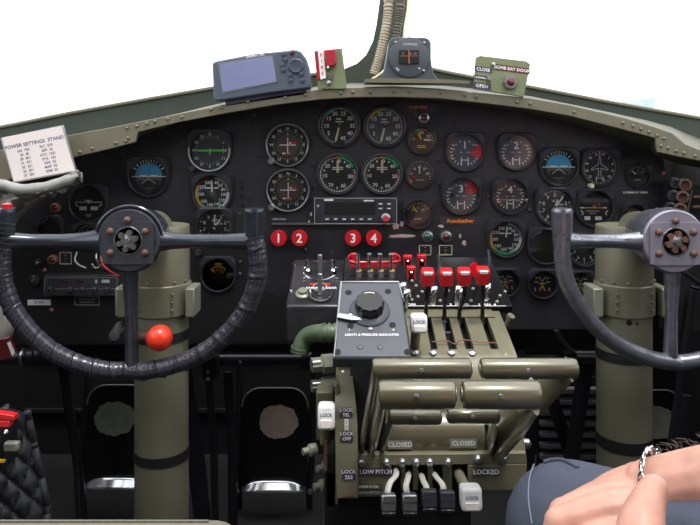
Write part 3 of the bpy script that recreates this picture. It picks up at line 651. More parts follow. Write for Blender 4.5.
# bomb bay door panel
YD = 1.195
t = thing('door_switch_plate', P(500, 95, YD), 'olive switch plate lettered for the bomb bay doors, standing on the glareshield', 'switch panel')
MB('olive_green').prism([P(x, y, YD) for x, y in ((476, 57.5), (480, 55.5), (526, 61), (530.5, 64), (524, 97), (474, 89))], (0, .008, 0)).build('plate', t, bevel=.001)
ud = P(526, 70, YD)-P(480, 64, YD)
def lab(x0, x1, y, h_, txt, bg, size):
    b = MB(bg); D = Draw(b, P((x0+x1)/2, y, YD-.0005), U=ud, V=Vector((0, 0, 1)), sc_=k(YD)); a = (x1-x0)/2
    D.rect(bg, -a, -h_/2, a, h_/2, h=0); D.text('white', txt, 0, -.2, size); b.build('label_plate', t, label='lettered label strip')
lab(494, 530, 69, 6, 'BOMB BAY DOOR', 'label_red', 4.4); lab(474.5, 492, 69.5, 5.5, 'CLOSE', 'label_dark', 4.6); lab(473, 491, 86, 6, 'OPEN', 'label_dark', 4.8); lab(473.5, 487, 77.5, 4, 'NORMAL', 'label_black', 2.8)
MB('steel').tube([P(489, 80, YD), P(488, 79, YD-.01), P(489.5, 78, YD-.022)], [.0045, .0028, .0034], 8).build('toggle', t)
MB('steel').lathe([(2.4*k(YD), 0), (2*k(YD), .004), (0, .005)], P(493, 64.5, YD), (0, -1, 0), 10).build('screw', t)
b = MB('steel').lathe([(7.5*k(YD), 0), (7.5*k(YD), .004), (6*k(YD), .008), (4.5*k(YD), .008)], P(510, 82.5, YD), (0, -1, 0), 8); b.build('lamp_nut', t)
MB('dark_red').lathe([(4.6*k(YD), .005), (4*k(YD), .010), (0, .012)], P(510, 82.5, YD), (0, -1, 0), 16).build('lamp_lens', t)
# corrugated conduits on the centre post
for pts, m, labl in (([(389, -60), (388.5, 0), (387, 22), (383, 42), (379, 58), (374, 74)], 'conduit', 'pale corrugated hose running down the left of the centre post to the glareshield'),
                 ([(402, -60), (400.5, 0), (398, 22), (395, 42), (395, 60), (396, 76)], 'conduit_dark', 'brownish corrugated hose running down behind the magnetic compass')):
    path = catmull([P(x, y, 1.35) for x, y in pts], 26); rr = [.0098 if (i//2) % 2 else .0078 for i in range(len(path))]
    t = thing('conduit', path[-1], labl, 'hose')
    MB(m).tube(path, rr, 12).build('hose', t)
setp(MB('mark_cream').tube(catmull([P(x, y, 1.335) for x, y in ((410, -40), (408, 5), (405, 25), (402, 45), (392, 62), (380, 74), (372, 79))], 6), .0022, 8).build('cable'), 'thin cream cable hanging beside the corrugated hoses', 'cable')

# checklist card
YK = 1.17
t = thing('checklist_card', P(40, 178, YK), 'tilted white paper card with rows of typed figures at the upper left', 'card')
cq = [P(x, y, YK) for x, y in ((2.5, 137.5), (61.5, 126), (75, 170.5), (14, 181.5))]
MB('steel').prism([P(x, y, YK+.001) for x, y in ((0.5, 138), (63, 125), (77, 171.5), (13.5, 183))], (0, .003, 0)).build('holder', t)
b = MB('paper').prism(cq, (0, -.0008, 0)); uk = (cq[1]-cq[0]); vk = (cq[0]-cq[3])
vk2 = (vk-uk.normalized()*vk.dot(uk.normalized()))
D = Draw(b, (cq[0]+cq[2])/2+Vector((0, -.0008, 0)), U=uk, V=vk2, sc_=k(YK), h=.0003)
D.text('ink', 'POWER SETTINGS  STAND', -2, 12, 5.0)
rows = [('IAS  750', 'FLT  375'), ('20  45', 'APP  35'), ('30  451', 'ATC  1321'), ('31  471', 'ETA  123'), ('35  331', 'IGN  32'), ('36  291', 'MAP  42'), ('37  301', 'RPM  53')]
for i, (a, c) in enumerate(rows):
    D.text('ink', a, -14+i*.2, 6.5-i*4.2, 3.6); D.text('ink', c, 9+i*.2, 6.5-i*4.2, 3.6)
b.build('sheet', t)
# grey padded cover under the card
rowsC = []
prof = [(-40, 189), (0, 186), (20, 190), (45, 188), (65, 182), (79, 176)]
lowr = [(-40, 260), (0, 250), (18, 222), (38, 203), (60, 188), (80, 177)]
t = thing('padded_cover', P(20, 210, 1.2), 'shiny grey padded side cover bunched beneath the checklist card', 'cover')
for j in range(13):
    f = j/12; r = []
    for (x0, y0), (x1, y1) in zip(catmull([Vector((x, y, 0)) for x, y in prof], 8), catmull([Vector((x, y, 0)) for x, y in lowr], 8)) if False else zip([(v.x, v.y) for v in catmull([Vector((x, y, 0)) for x, y in prof], 8)], [(v.x, v.y) for v in catmull([Vector((x, y, 0)) for x, y in lowr], 8)]):
        wob = .007*sin(x0*.21+f*9)+.010*sin(f*13+x0*.05)+.004*sin(x0*.55-f*17)
        r.append(P(x0+(x1-x0)*f, y0+(y1-y0)*f, 1.13+.10*f-.03*sin(f*pi)+wob))
    rowsC.append(r)
c_ = MB('grey_cover').grid(rowsC, flip=True); o = c_.build('cloth', t)
so = o.modifiers.new('solid', 'SOLIDIFY'); so.thickness = .012; so.offset = -1
MB('grey_cover').tube(catmull([P(x, y, 1.125) for x, y in ((-40, 188), (0, 185), (20, 189.5), (45, 187.5), (65, 181.5), (79, 176))], 6), [.0095+.0005*sin(i*1.3) for i in range(26)]+[.009, .008, .006, .006, .005], 10).build('rolled_edge', t)

# ------------------------------------------------------------------ control columns
def column(px, label, side, bands):
    Yc = 1.12; q = k(Yc); C = P(px, 300, Yc); C.z = 0
    t = thing('control_column', C, label, 'control column'); z = lambda py: P(px, py, Yc-.05).z
    R = 27.4*q
    MB('column_olive').lathe([(R*.96, 0), (R*.96, z(318)), (R*.96, z(300))], C, (0, 0, 1), 40).build('tube', t)
    MB('column_olive').lathe([(R, z(288)), (R*1.0, z(231)), (R*.98, z(229)), (0, z(228.5))], C, (0, 0, 1), 40).build('upper_sleeve', t)
    b = MB('column_olive').lathe([(R*1.02, z(320)), (R*1.06, z(319)), (R*1.06, z(289)), (R*1.02, z(288))], C, (0, 0, 1), 40); b.build('clamp_band', t)
    for sx, wid in ((-1, 10), (1, 9)):
        b = MB('fitting_grey' if (side*sx < 0) else 'column_olive'); b.box((C.x+sx*(R*1.06+wid*q*.4), Yc-.01, (z(320)+z(291))/2), (wid*q, .05, z(291)-z(320)))
        b.build('clamp_ear', t, bevel=.002)
        for py in (296, 304, 312): MB('olive').lathe([(1.6*q, 0), (1.4*q, .003), (0, .004)], (C.x+sx*(R*.62), Yc-R*.90, z(py)), (sx*.5, -.85, 0), 8).build('rivet', t)
    for py in (285,):
        for i in range(6):
            a = -70+i*28; MB('olive').lathe([(1.7*q, 0), (1.4*q, .002), (0, .003)], (C.x+R*sin(radians(a)), Yc-R*cos(radians(a)), z(py)), (sin(radians(a)), -cos(radians(a)), 0), 8).build('rivet', t)
    for p0, p1 in bands:
        MB('label_black').lathe([(R*.965, z(p1)), (R*.985, z(p1)), (R*.985, z(p0)), (R*.965, z(p0))], C, (0, 0, 1), 40).build('black_band', t, label='black tape band')
    return t, C, R, z
cl, CL, RL, zl = column(161.8, 'olive control column tube standing behind the wrapped control wheel', -1, ((337, 347), (461, 471)))
cr, CR, RR, zr = column(624, 'olive control column tube standing behind the bare metal control wheel', 1, ((357, 367), (446, 458)))
b = MB('hole_black'); b.lathe([(3*k(1.1), 0), (0, .0006)], (CR.x-.2*RR, CR.y-RR*.945, zr(324)), (-.2, -1, 0), 12); b.build('bolt_hole', cr)
b = MB('hole_black'); b.lathe([(1.5*k(1.1), 0), (0, .0006)], (CR.x+.08*RR, CR.y-RR*.96, zr(325)), (0.08, -1, 0), 10); b.build('bolt_hole', cr)

# red ball lever
t = thing('ball_lever', P(140, 338, 1.06), 'bright orange-red ball on a short lever in front of the pilot column', 'lever')
MB('rust').cyl(P(141, 338, 1.03), P(153, 338, 1.0), 6*k(1.03), 5*k(1.0)).build('collar', t)
MB('steel').tube([P(133, 330, 1.06), P(137, 336, 1.05), P(146, 338, 1.02)], .006, 10).build('shaft', t)
MB('red_ball').sphere(P(159.5, 338, .99), 13*k(.99), seg=24).build('ball', t)
t = thing('fitting', P(116, 330, 1.10), 'small steel fitting left of the pilot wheel lower spoke', 'fitting')
MB('steel').cyl(P(121, 327, 1.10), P(114, 336, 1.06), .010, .008, 12).build('body', t)
MB('fitting_grey').box(P(124, 300, 1.12), (12*k(1.12), .03, 28*k(1.12))).build('bracket', t, bevel=.002)

# ------------------------------------------------------------------ control wheels
YW = 1.0; q = k(YW)
def wheel(left):
    dx = 0 if left else 550
    lab = 'pilot control wheel with dark perforated grip wrap and five rusty hub bolts' if left else 'bare worn metal control wheel in front of the copilot seat, cut by the frame edge'
    hub = P(126.5, 241.5, .975) if left else P(678, 242.5, .975); hub.y = YW
    t = thing('control_yoke', hub, lab, 'control wheel'); m = 'wheel_blue' if left else 'wheel_bare'
    hx = 127 if left else 677.5
    half_r = [(128, 20), (128, 45), (122, 72), (108, 94), (86, 112), (62, 123), (30, 129.5), (5, 131)]
    if left: rr = [(127.5, -3), (130.5, 12), (131, 30), (127, 50), (117, 72), (100, 93), (76, 112), (48, 124), (20, 130), (0, 130)]
    else: rr = [(115, 0), (115.5, 14), (113, 32), (107, 50), (95, 70), (78, 90), (56, 106), (30, 117), (12, 121), (0, 122)]
    ll = [(-122 if left else -115.5, -3 if left else 0)]+[(-x*(0.955 if left else 1), y) for x, y in rr[1:-1]]
    full = [(-x if False else x, y) for x, y in ll]+[(x, y) for x, y in rr[::-1]]
    pts = [P(hx+x, 240.5+y, YW-.0002*abs(x)) for x, y in full]
    path = catmull(pts, 12); n = len(path)
    if left:
        r = [];
        for i in range(n):
            ph = (i % 9)/9; r.append(.0126+.0007*(1-ph)+.0004*sin(i*1.7)+(0.0004 if i % 9 == 0 else 0))
        b = MB('wrap').tube(path, r, 16, up=(0, -1, 0))
        b.use('hole_black')
        for i in range(4, n-4):
            ph = i % 9
            if ph in (3, 5, 7):
                tdir = (path[i+1]-path[i-1]).normalized(); s2 = tdir.cross(Vector((0, -1, 0))).normalized()
                for o_ in (-.62, -.2, .2, .62):
                    nrm = (Vector((0, -1, 0))*cos(o_)+s2*sin(o_)).normalized(); c = path[i]+nrm*(r[i]*.985)+tdir*(.002 if o_ > 0 else 0)
                    b.lathe([(.0016, .0003), (0, .0006)], c, nrm, 6)
            if ph == 0:
                s2 = None; tdir = (path[i+1]-path[i-1]).normalized(); ring = []
                for j in range(13):
                    o_ = -1.5+3*j/12; s2 = tdir.cross(Vector((0, -1, 0))).normalized(); nrm = Vector((0, -1, 0))*cos(o_)+s2*sin(o_); ring.append(path[i]+nrm*(r[i]*1.0)+tdir*(.006*(j-6)/6))
                b.tube(ring, .0009, 5)
        b.build('grip', t)
    else:
        MB(m).tube(path, .0118, 16).build('rim', t)
    xs = (-122, 127.5) if left else (-115.5, 115.5)
    for x in xs:
        sg = 1 if x > 0 else -1
        cx = hx+x
        hn = MB(m).lathe([(9.0*q, 0), (10.2*q, 18*q), (10.2*q, 28*q), (10.5*q, 30*q), (9.5*q, 33*q), (0, 34*q)], P(cx, 240+2, YW-.02), (0, 0, 1), 24).build('horn', t)
        if sg < 0: hn_left = hn
        pth = [P(hx+sg*24, 241, YW), P(hx+sg*44, 241, YW), P(hx+sg*66, 241, YW), P(hx+sg*98, 241, YW-.01), P(cx-sg*3, 241, YW-.02)]
        MB(m).tube(pth, [13*q, 8.6*q, 7*q, 7*q, 9*q], 16).build('spoke', t)
    if left:
        hl = hn_left
        MB('red').lathe([(5*q, 0), (5*q, 4*q), (0, 5*q)], P(hx-122+2, 208, YW-.02), (0, 0, 1), 16).build('horn_button', hl, label='red button on top of the left horn')
        b = MB('hole_black')
        for kx in (hx-122,):
            for j in range(5): b.tube([P(kx-10, 222+j*5, YW-.036), P(kx, 224+j*5, YW-.040), P(kx+10, 221+j*5+4, YW-.036)], .0012, 5)
        b.build('cord_lacing', t)
    MB(m).tube([P(hx+(3 if left else -5), 262, YW), P(hx+(4 if left else -6), 310, YW), P(hx+(5 if left else -7), 366 if left else 358, YW)], [9*q, 6*q, 7*q], 16).build('spoke', t)
    # hub drum: cone back to the column
    col = CL if left else CR
    hubm = 'hub_grey' if left else 'hub_mauve'
    back = Vector((hub.x+(col.x-hub.x)*.5, col.y-.035, hub.z))
    MB(m).lathe([(22*q, 0), (27*q, .03), (32*q, .075), (32.5*q, .095)], Vector((hub.x, YW+.085, hub.z)), (0, -1, 0), 40).build('hub_drum', t)
    hc = MB(hubm).lathe([(31*q, 0), (31*q, .006), (30*q, .008), (14*q, .008), (13.5*q, .002), (0, .002)], Vector((hub.x, YW-.008, hub.z)), (0, -1, 0), 44).build('hub_cap', t)
    b = MB(hubm); zz = 15.5*q; xx = 25*q
    n2 = 28; hole = [(13.5*q*cos(2*pi*i/n2), 13.5*q*sin(2*pi*i/n2)) for i in range(n2)]
    def proj(c, s__):
        f = min(xx/abs(c) if abs(c) > 1e-6 else 9, zz*1.35/abs(s__) if abs(s__) > 1e-6 else 9); return (c*f, s__*f-(2*q))
    outr = [proj(cos(2*pi*i/n2), sin(2*pi*i/n2)) for i in range(n2)]
    A = Vector((hub.x, YW-.016, hub.z))
    rws = [[A+Vector((x, 0, z)) for x, z in outr], [A+Vector((x, -.003, z)) for x, z in outr], [A+Vector((x, -.003, z)) for x, z in hole], [A+Vector((x, .004, z)) for x, z in hole]]
    b.grid([r_+[r_[0]] for r_ in rws], flip=True); cp = b.build('cap_plate', hc)
    MB('steel').tube([A+Vector((13.6*q*cos(2*pi*i/28), -.003, 13.6*q*sin(2*pi*i/28))) for i in range(28)], .0011, 6, closed=True).build('hole_ring', hc)
    b = MB('steel').lathe([(7*q, 0), (7*q, .010), (3*q, .011), (3*q, .018), (0, .018)], A+Vector((0, .006, 0)), (0, -1, 0), 16); b.use('steel' if left else 'rust')
    for i in range(6):
        a = 2*pi*i/6+.3; b.cyl(A+Vector((8.2*q*cos(a), .006, 8.2*q*sin(a))), A+Vector((8.2*q*cos(a), -.008, 8.2*q*sin(a))), 3*q, seg=6)
    b.build('centre_nut', hc)
    MB('hole_black').lathe([(13*q, 0), (12.6*q, .0005)], A+Vector((0, .007, 0)), (0, -1, 0), 28).build('nut_recess', hc)
    for x, y in ((-.5, 20.5), (-17, 9.5), (17, 9.5), (-17, -11.5), (17, -11.5)):
        MB('rust').lathe([(3.5*q, 0), (3.3*q, .004), (2.0*q, .006), (0, .0065)], A+Vector((x*q, -.002, y*q)), (0, -1, 0), 12).build('bolt', hc)
    if left:
        arc = [A+Vector((33.5*q*sin(radians(a)), .004, 33.5*q*cos(radians(a)))) for a in range(-75, 80, 6)]
        MB(m).tube(arc, .0028, 8).build('cap_rim', t)
    MB('column_olive').cyl((col.x, col.y-.045, hub.z), (hub.x, YW+.086, hub.z), 21*k(1.1), 21*k(1.05), 30).build('shaft_housing', t, label='olive shaft housing')
    return t
wheel(True); wheel(False)
# ------------------------------------------------------------------ pedestal
def slope(Y0, r0, Y1, r1):
    """plane through row r0 at depth Y0 (far) and row r1 at depth Y1 (near): point and axes"""
    a = P(HX, r0, Y0); b = P(HX, r1, Y1); v = (a-b).normalized(); return a, b, v, Vector((1, 0, 0)).cross(v)
def onp(px, py, pl):
    a, b, v, n = pl; d = Vector(((px-HX)/F, 1, (HY-py)/F)); o = Vector((0, 0, CZ)); t_ = (a-o).dot(n)/d.dot(n); return o+d*t_
ped = thing('throttle_pedestal', (0.11, 1.0, 0), 'olive throttle pedestal with a slotted cover and lettered front between the seats', 'pedestal')
XL, XR = -.020, .235; SX0, SX1 = .088, .235
prof = [(1.09, 311), (1.03, 332), (.975, 355), (.955, 375), (.945, 400), (.938, 425)]
slots = [(.1175, .1275), (.1435, .1560), (.1685, .1805), (.2045, .2165)]
xs = [SX0]; 
for a, b in slots: xs += [a, b]
xs.append(SX1)
b = MB('olive')
for i in range(0, len(xs), 2):
    x0, x1 = xs[i], xs[i+1]
    for (Ya, ra), (Yb, rb) in zip(prof[:2], prof[1:3]):
        za, zb = P(0, ra, Ya).z, P(0, rb, Yb).z
        b.add([(x0, Ya, za), (x1, Ya, za), (x1, Yb, zb), (x0, Yb, zb), (x0, Ya, za-.012), (x1, Ya, za-.012), (x1, Yb, zb-.012), (x0, Yb, zb-.012)], [(0, 3, 2, 1), (4, 5, 6, 7), (0, 4, 7, 3), (1, 2, 6, 5), (0, 1, 5, 4), (3, 7, 6, 2)])
zz0 = P(0, 349, .99).z
full = [(Y, P(0, r, Y).z) for Y, r in prof[2:]]
b.grid([[(x, Y, z) for x in (SX0, (SX0+SX1)/2, SX1)] for Y, z in [(.99, P(0, 349, .99).z)]+full])
pls = slope(1.09, 311, 1.03, 332); b.prism([onp(406, 310, pls), onp(491, 310, pls), onp(495, 318, pls), onp(408, 318, pls)], pls[3]*.002)
b.build('slotted_cover', ped)
b = MB('hole_black')
b.prism([(.0, Y, z-.02) for Y, z in [(p[0], P(0, p[1], p[0]).z) for p in prof]]+[(.0, .945, .40), (.0, 1.12, .40)], (.224, 0, 0)); b.build('core', ped)
MB('olive').prism([(SX1, Y, z) for Y, z in [(p[0], P(0, p[1], p[0]).z) for p in prof]]+[(SX1, .93, .40), (SX1, 1.09, .40)], (.004, 0, 0)).build('side_plate', ped)
MB('olive_dark').prism([(XL, .935, P(0, 385, .935).z), (XL, 1.10, P(0, 345, 1.10).z), (XL, 1.12, .36), (XL, .915, .36)], (.004, 0, 0)).build('side_plate', ped)
# drum behind the throttles
b = MB('olive_gloss'); b.lathe([(.035, 0), (.035, .134)], (.049, .955, P(0, 439, .92).z-.005), (1, 0, 0), 40); b.build('drum', ped)
YFp = .912
def fp(x, y, Y=YFp): return P(x, y, Y)
# front panel with an opening for the pitch levers
b = MB('olive'); 
b.prism([fp(336, 455), fp(526, 453), fp(527, 464), fp(336, 466)], (0, .012, 0))
b.prism([fp(336, 466), fp(391, 465.5), fp(391, 497), fp(337, 497)], (0, .010, 0)); b.prism([fp(468, 465), fp(527, 464), fp(525, 490), fp(468, 491)], (0, .010, 0))
b.build('front_panel', ped, bevel=.001)
b = MB('olive_dark')
for x0, x1 in ((401, 405), (413, 418), (428, 433), (443, 452)): b.prism([fp(x0, 466), fp(x1, 466), fp(x1, 490), fp(x0, 490)], (0, .008, 0))
b.build('lever_gate', ped)
MB('black_matte').prism([fp(390, 464, .935), fp(470, 464, .935), fp(470, 492, .935), fp(390, 492, .935)], (0, .01, 0)).build('gate_back', ped)
MB('black_matte').box((.065, .975, P(0, 560, .93).z+.045), (.20, .09, .17)).build('lower_box', ped)
MB('olive').cyl(P(350, 384, .985), P(388, 384, .985), 5*k(.98), seg=16).build('spacer_bar', ped); MB('white').lathe([(4.5*k(.96), 0), (4.5*k(.96), .004), (2*k(.96), .008), (0, .009)], P(357, 396, .965), (.3, -1, .2), 14).build('spacer_cap', ped)
MB('olive_dark').box((.036, 1.03, P(0, 420, 1.0).z), (.10, .02, .11)).build('inner_web', ped)
# cheeks
def cheek(x0a, x1a, pr, nm='cheek', m='olive'):
    b = MB(m); rows = []
    for (Y, r, xa, xb) in pr: rows.append([P(xa, r, Y), P(xb, r, Y)])
    back = [[p+Vector((0, .03, 0)) for p in r] for r in rows]
    L = [(r[0], r[1], s_[1], s_[0]) for r, s_ in zip(rows, back)]
    b.grid([list(l)+[l[0]] for l in L], flip=True); b.add(list(L[0]), [(0, 1, 2, 3)]); b.add(list(L[-1]), [(3, 2, 1, 0)]); return b.build(nm, ped)
cheek(0, 0, [(.985, 371, 336, 352), (.955, 380, 335.5, 353), (.930, 398, 335, 355), (.917, 420, 335, 357), (.908, 445, 335.5, 358), (.905, 470, 336, 358), (.905, 498, 337, 358)])
cheek(0, 0, [(.935, 414, 503, 520), (.928, 430, 502, 523), (.918, 455, 500, 526)])
for x in (361.5, 386, 402, 416, 429.5, 448, 478, 503):
    y = 462 if x < 470 else 459
    MB('steel').lathe([(4.4*k(.91), 0), (4.2*k(.91), .003), (2.6*k(.91), .0055), (0, .006)], fp(x, y), (0, -1, 0), 14).build('bolt', ped)
    MB('hole_black').lathe([(1.2*k(.91), .0055), (0, .0064)], fp(x, y), (0, -1, 0), 6).build('bolt_socket', ped) if False else None
for x, y in ((415, 353), (433, 353), (451.5, 353), (472, 353.5)):
    MB('steel').lathe([(4*k(.98), 0), (3.6*k(.98), .003), (0, .005)], P(x, y, .978), (0, -.45, .9), 12).build('bolt', ped)
for x, y, Y in ((344, 374, .985), (347, 397, .945), (370, 372, .99)):
    MB('steel').lathe([(3.6*k(Y), 0), (3.2*k(Y), .003), (0, .0045)], P(x, y, Y-.002), (0, -.75, .65), 12).build('bolt', ped)
MB('steel').lathe([(5*k(.91), 0), (5*k(.91), .008), (0, .012)], P(523, 443, .94), (1, -.2, 0), 12).build('bolt', ped)
def plate(x0, x1, y0, y1, txts, Y, size, bg='label_dark', fg='white'):
    c = P((x0+x1)/2, (y0+y1)/2, Y); b = MB(bg); D = Draw(b, c, sc_=k(Y), h=.0006); a, h_ = (x1-x0)/2, (y1-y0)/2
    D.rect(bg, -a, -h_, a, h_, h=.0003); n = len(txts)
    for i, t_ in enumerate(txts): D.text(fg, t_, 0, ((n-1)/2-i)*size*1.05-.2, size)
    b.build('label_plate', ped, label='small lettered plate')
plate(340.5, 352, 407.5, 417, ['LOCK', 'TEL'], .9165, 4.8); plate(344.5, 348.5, 419, 430, ['I', 'I'], .911, 5, bg='white', fg='ink'); plate(340.5, 353, 431, 441, ['LOCK', 'OFF'], .9075, 5.0)
plate(342, 355.5, 469, 479.5, ['LOCK', '253'], .9042, 5.4); plate(361.5, 390.5, 468, 475, ['LOW PITCH'], .9105, 6.0); plate(473, 499, 467.5, 476, ['LOCKED'], .9105, 6.6, bg='olive_dark')
plate(355, 383, 484, 489, ['HIGH R.P.M.'], .9105, 3.8, bg='olive_dark', fg='mark_white'); plate(355, 383, 490.5, 494.5, ['HIGH PITCH'], .9105, 3.8, bg='olive_dark', fg='mark_grey'); plate(342, 356, 494, 496.5, ['1600 ---'], .9042, 2.5, bg='olive', fg='mark_red')
plate(388, 412, 440, 449, ['CLOSED'], .9188, 6.6, bg='fitting_grey'); plate(450, 477, 438.5, 447.5, ['CLOSED'], .9188, 6.2, bg='fitting_grey')
for x, y, t_, pl in ((440, 322, 'TURBO', 0), (470, 323, 'IDLE', 0), (444, 333, 'CRUISE', 0), (476, 338, 'AUTO', 0)):
    b = MB('ink'); pln = slope(1.09, 311, .975, 355); D = Draw(b, onp(x, y, pln), V=pln[2], sc_=k(1.03), h=.0008); D.text('ink', t_, 0, 0, 4); b.build('lettering', ped)
b = MB('copper').tube(catmull([P(x, y, .998) for x, y in ((432, 342), (447, 341), (455, 344), (462, 340), (480, 342), (496, 343))], 5), .0009, 5); b.build('lock_wire', ped, label='thin copper lock wire across the slots')
setp(MB('olive').lathe([(.004, 0), (.0035, .012), (.006, .014), (.006, .02)], P(506, 325, 1.06), (.3, -.4, .8), 12).build('fitting'), 'small olive fitting beside the upper right corner of the slotted cover', 'fitting')

# upper black switch panel
pu = slope(1.22, 257, 1.09, 306)
sp = thing('switch_console', onp(430, 300, pu), 'black sloping switch panel behind the red mixture knobs', 'switch panel')
qd = [onp(344, 257, pu), onp(490, 257, pu), onp(513, 306, pu), onp(344, 306, pu)]
MB('black_gloss').prism(qd, -pu[3]*.014).build('panel_plate', sp, bevel=.0015)
b = MB('mark_white'); D = Draw(b, onp(430, 300, pu), V=pu[2], sc_=k(1.1), h=.0006)
for x, t_ in ((-22, '1  OFF'), (2, '2'), (28, '3  AUTO'), (56, 'LEAN  4')): D.text('mark_white', t_, x, -8, 5)
D.line('mark_white', -80, -10, 74, -10, .7)
b.build('white_lettering', sp)
for x, y in ((412, 281), (416, 286), (422, 292), (449, 243), (456, 250), (474, 252), (466, 243), (500, 296), (497, 302), (473, 289), (448, 291), (418, 297), (486, 258), (505, 292), (412, 300), (440, 301), (471, 301)):
    if y > 259: MB('fitting_grey').lathe([(1.9*k(1.1), 0), (1.6*k(1.1), .002), (0, .003)], onp(x, y, pu), pu[3], 8).build('screw', sp)
for x, y in ((403, 290), (407, 297), (434, 294), (458, 293), (462, 296), (487, 291)):
    c = onp(x, y+6, pu); MB('chrome').tube([c+Vector((.011*cos(a)*.35, 0, 0))+pu[3]*(.026*sin(a))+pu[2]*(.013*cos(a)) for a in [pi*i/10 for i in range(11)]], .0030, 8, flat=(1.5, .6), up=(1, 0, 0)).build('lever_stop', sp)
for x, y in ((440, 267), (490, 262)):
    c = onp(x, y, pu); MB('steel').tube([c, c+Vector((-.003, -.003, .022))], [.0028, .0022], 8).build('toggle', sp)
# mixture levers
nth = ('leftmost', 'second from left', 'third from left', 'rightmost')
for i, (kx, ky, bx) in enumerate(((427.5, 277, 426), (446, 277, 444.5), (463.8, 276.5, 459.5), (482.5, 275.5, 482.5))):
    pl = slope(1.09, 311, .975, 355); base = onp(bx, 327, pl)-Vector((0, 0, .03)); Yk = 1.04
    t = thing('mixture_lever', base, f'lever with a square red knob, {nth[i]} of the four', 'lever', None)
    MB('black_gloss').tube(catmull([base, onp(bx, 318, pl)+Vector((0, 0, .01)), P((bx+kx)/2+(2 if i == 2 else 0), 300, 1.045), P(kx+1, 284, Yk)], 5), .0034, 8, flat=(1, .8)).build('stalk', t)
    c = P(kx, ky, Yk); kw = 13.5*k(Yk); R = Matrix.Rotation(radians(18), 3, 'X')
    b = MB('red'); b.box(c, (kw, .020, 17*k(Yk)), R); kb_ = b.build('knob', t, bevel=.004, seg=3)
    b = MB('white').box(c+R @ Vector((0, -.0086, 17*k(Yk)*.40)), (kw*.62, .004, 3.4*k(Yk)), R); b.build('label_strip', kb_, label='white lettered strip on the knob', bevel=.001)
# red switch guard bar with toggles
gpos = onp(373, 268, pu); t = thing('guarded_switch_gang', gpos, 'row of four chrome toggles behind a red guard bar at the back of the pedestal', 'switches')
Yg = 1.175
b = MB('red'); b.box(P(373, 266, Yg), (46*k(Yg), .008, 4*k(Yg)))
b.box(P(354, 257, Yg), (6.5*k(Yg), .010, 8*k(Yg))); b.box(P(393, 257, Yg), (7*k(Yg), .010, 8*k(Yg))); b.build('guard_bar', t, bevel=.0015)
b = MB('red').tube([P(x, y, Yg-.004) for x, y in ((352, 254), (348.5, 257), (349, 261), (354, 262.5), (373, 262.5), (395, 262), (400, 260.5), (399, 256.5), (395, 254))], .0024, 8); b.build('guard_wire', t)
for x in (358, 369.5, 380, 391):
    MB('chrome').tube([P(x, 274, Yg), P(x, 262, Yg-.006), P(x, 254, Yg-.010)], [.0038, .0028, .0042], 10).build('toggle', t)
    MB('steel').lathe([(4.6*k(Yg), 0), (4.6*k(Yg), .005), (3.4*k(Yg), .008), (3*k(Yg), .016)], P(x+1, 279, Yg), (0, -.3, .95), 8).build('toggle_nut', t)
    MB('mark_yellow').box(P(x+2.5, 270.5, Yg-.004), (2*k(Yg), .004, 1.8*k(Yg))).build('marker', t)
for i, (x, y, l) in enumerate(((407.5, 261, 'upper left of the three small red guarded switches'), (421.5, 260.5, 'upper right of the three small red guarded switches'), (411, 272, 'lowest and nearest of the three small red guarded switches'))):
    Yr = 1.20-.04*(i == 2); c = P(x, y, Yr); t = thing('guarded_switch', c-Vector((0, 0, .02)), l, 'switch'); w_ = 8*k(Yr); h_ = 12*k(Yr)
    b = MB('red'); b.box(c+Vector((-w_*.42, 0, -h_*.1)), (w_*.2, .012, h_)); b.box(c+Vector((w_*.42, 0, -h_*.1)), (w_*.2, .012, h_)); b.box(c+Vector((0, 0, h_*.33)), (w_*1.1, .016, h_*.34)); b.box(c+Vector((0, .004, -h_*.1)), (w_*.8, .004, h_)); b.build('guard', t, bevel=.001)
    MB('dark_red').tube([c+Vector((0, .003, -h_*.4)), c+Vector((0, -.008, h_*.1))], .0022, 8).build('toggle', t)
t = thing('toggle_flag', P(474, 270, 1.10), 'small tilted red flag tab behind the rightmost mixture knob', 'switch')
MB('red').prism([P(x, y, 1.075) for x, y in ((470, 266), (474, 262), (478, 264), (480, 272), (479, 280), (474, 278))], (0, .005, 0)).build('tab', t); MB('steel').cyl(P(477, 276, 1.08), onp(478, 285, pu), .002).build('stem', t)

# left switch box
pb = slope(1.25, 259, 1.12, 306)
t = thing('switch_box', onp(315, 300, pb), 'black switch box with silver levers and toggles, left of the blue-grey knob box', 'switch box')
q4 = [onp(294, 259, pb), onp(345, 259, pb), onp(345, 306, pb), onp(285.5, 306, pb)]
fz = P(0, 343, 1.12).z
b = MB('box_black'); low4 = [Vector((p.x, p.y, fz)) for p in q4]
b.add(q4+low4, [(3, 2, 1, 0), (4, 5, 6, 7), (0, 1, 5, 4), (1, 2, 6, 5), (2, 3, 7, 6), (3, 0, 4, 7)]); b.build('case', t, bevel=.004, seg=3)
D0 = dict(V=pb[2], sc_=k(1.18))
b = MB('mark_grey'); D = Draw(b, onp(320, 287, pb), h=.0006, **D0); D.text('mark_white', 'LANDING GEAR', 0, -2, 4.6); D.rect('mark_red', -10, 3, -4, 6); D.rect('mark_red', 4, 3, 10, 6); D.arc('mark_grey', 0, 360, 6, 7); b.build('lettering', t)
b = MB('chrome'); D = Draw(b, onp(320, 271, pb), h=.001, **D0); D.arc('chrome', -80, 80, 16, 17.5); D.arc('chrome', 100, 260, 16, 17.5); b.build('dial_rings', t)
for x, y, top in ((320, 274, 257), (320, 294, 279)):
    c = onp(x, y, pb); b = MB('steel'); b.box(c+Vector((0, -.002, .017)), (4.4*k(1.18), .006, .036)); b.build('lever', t, bevel=.001)
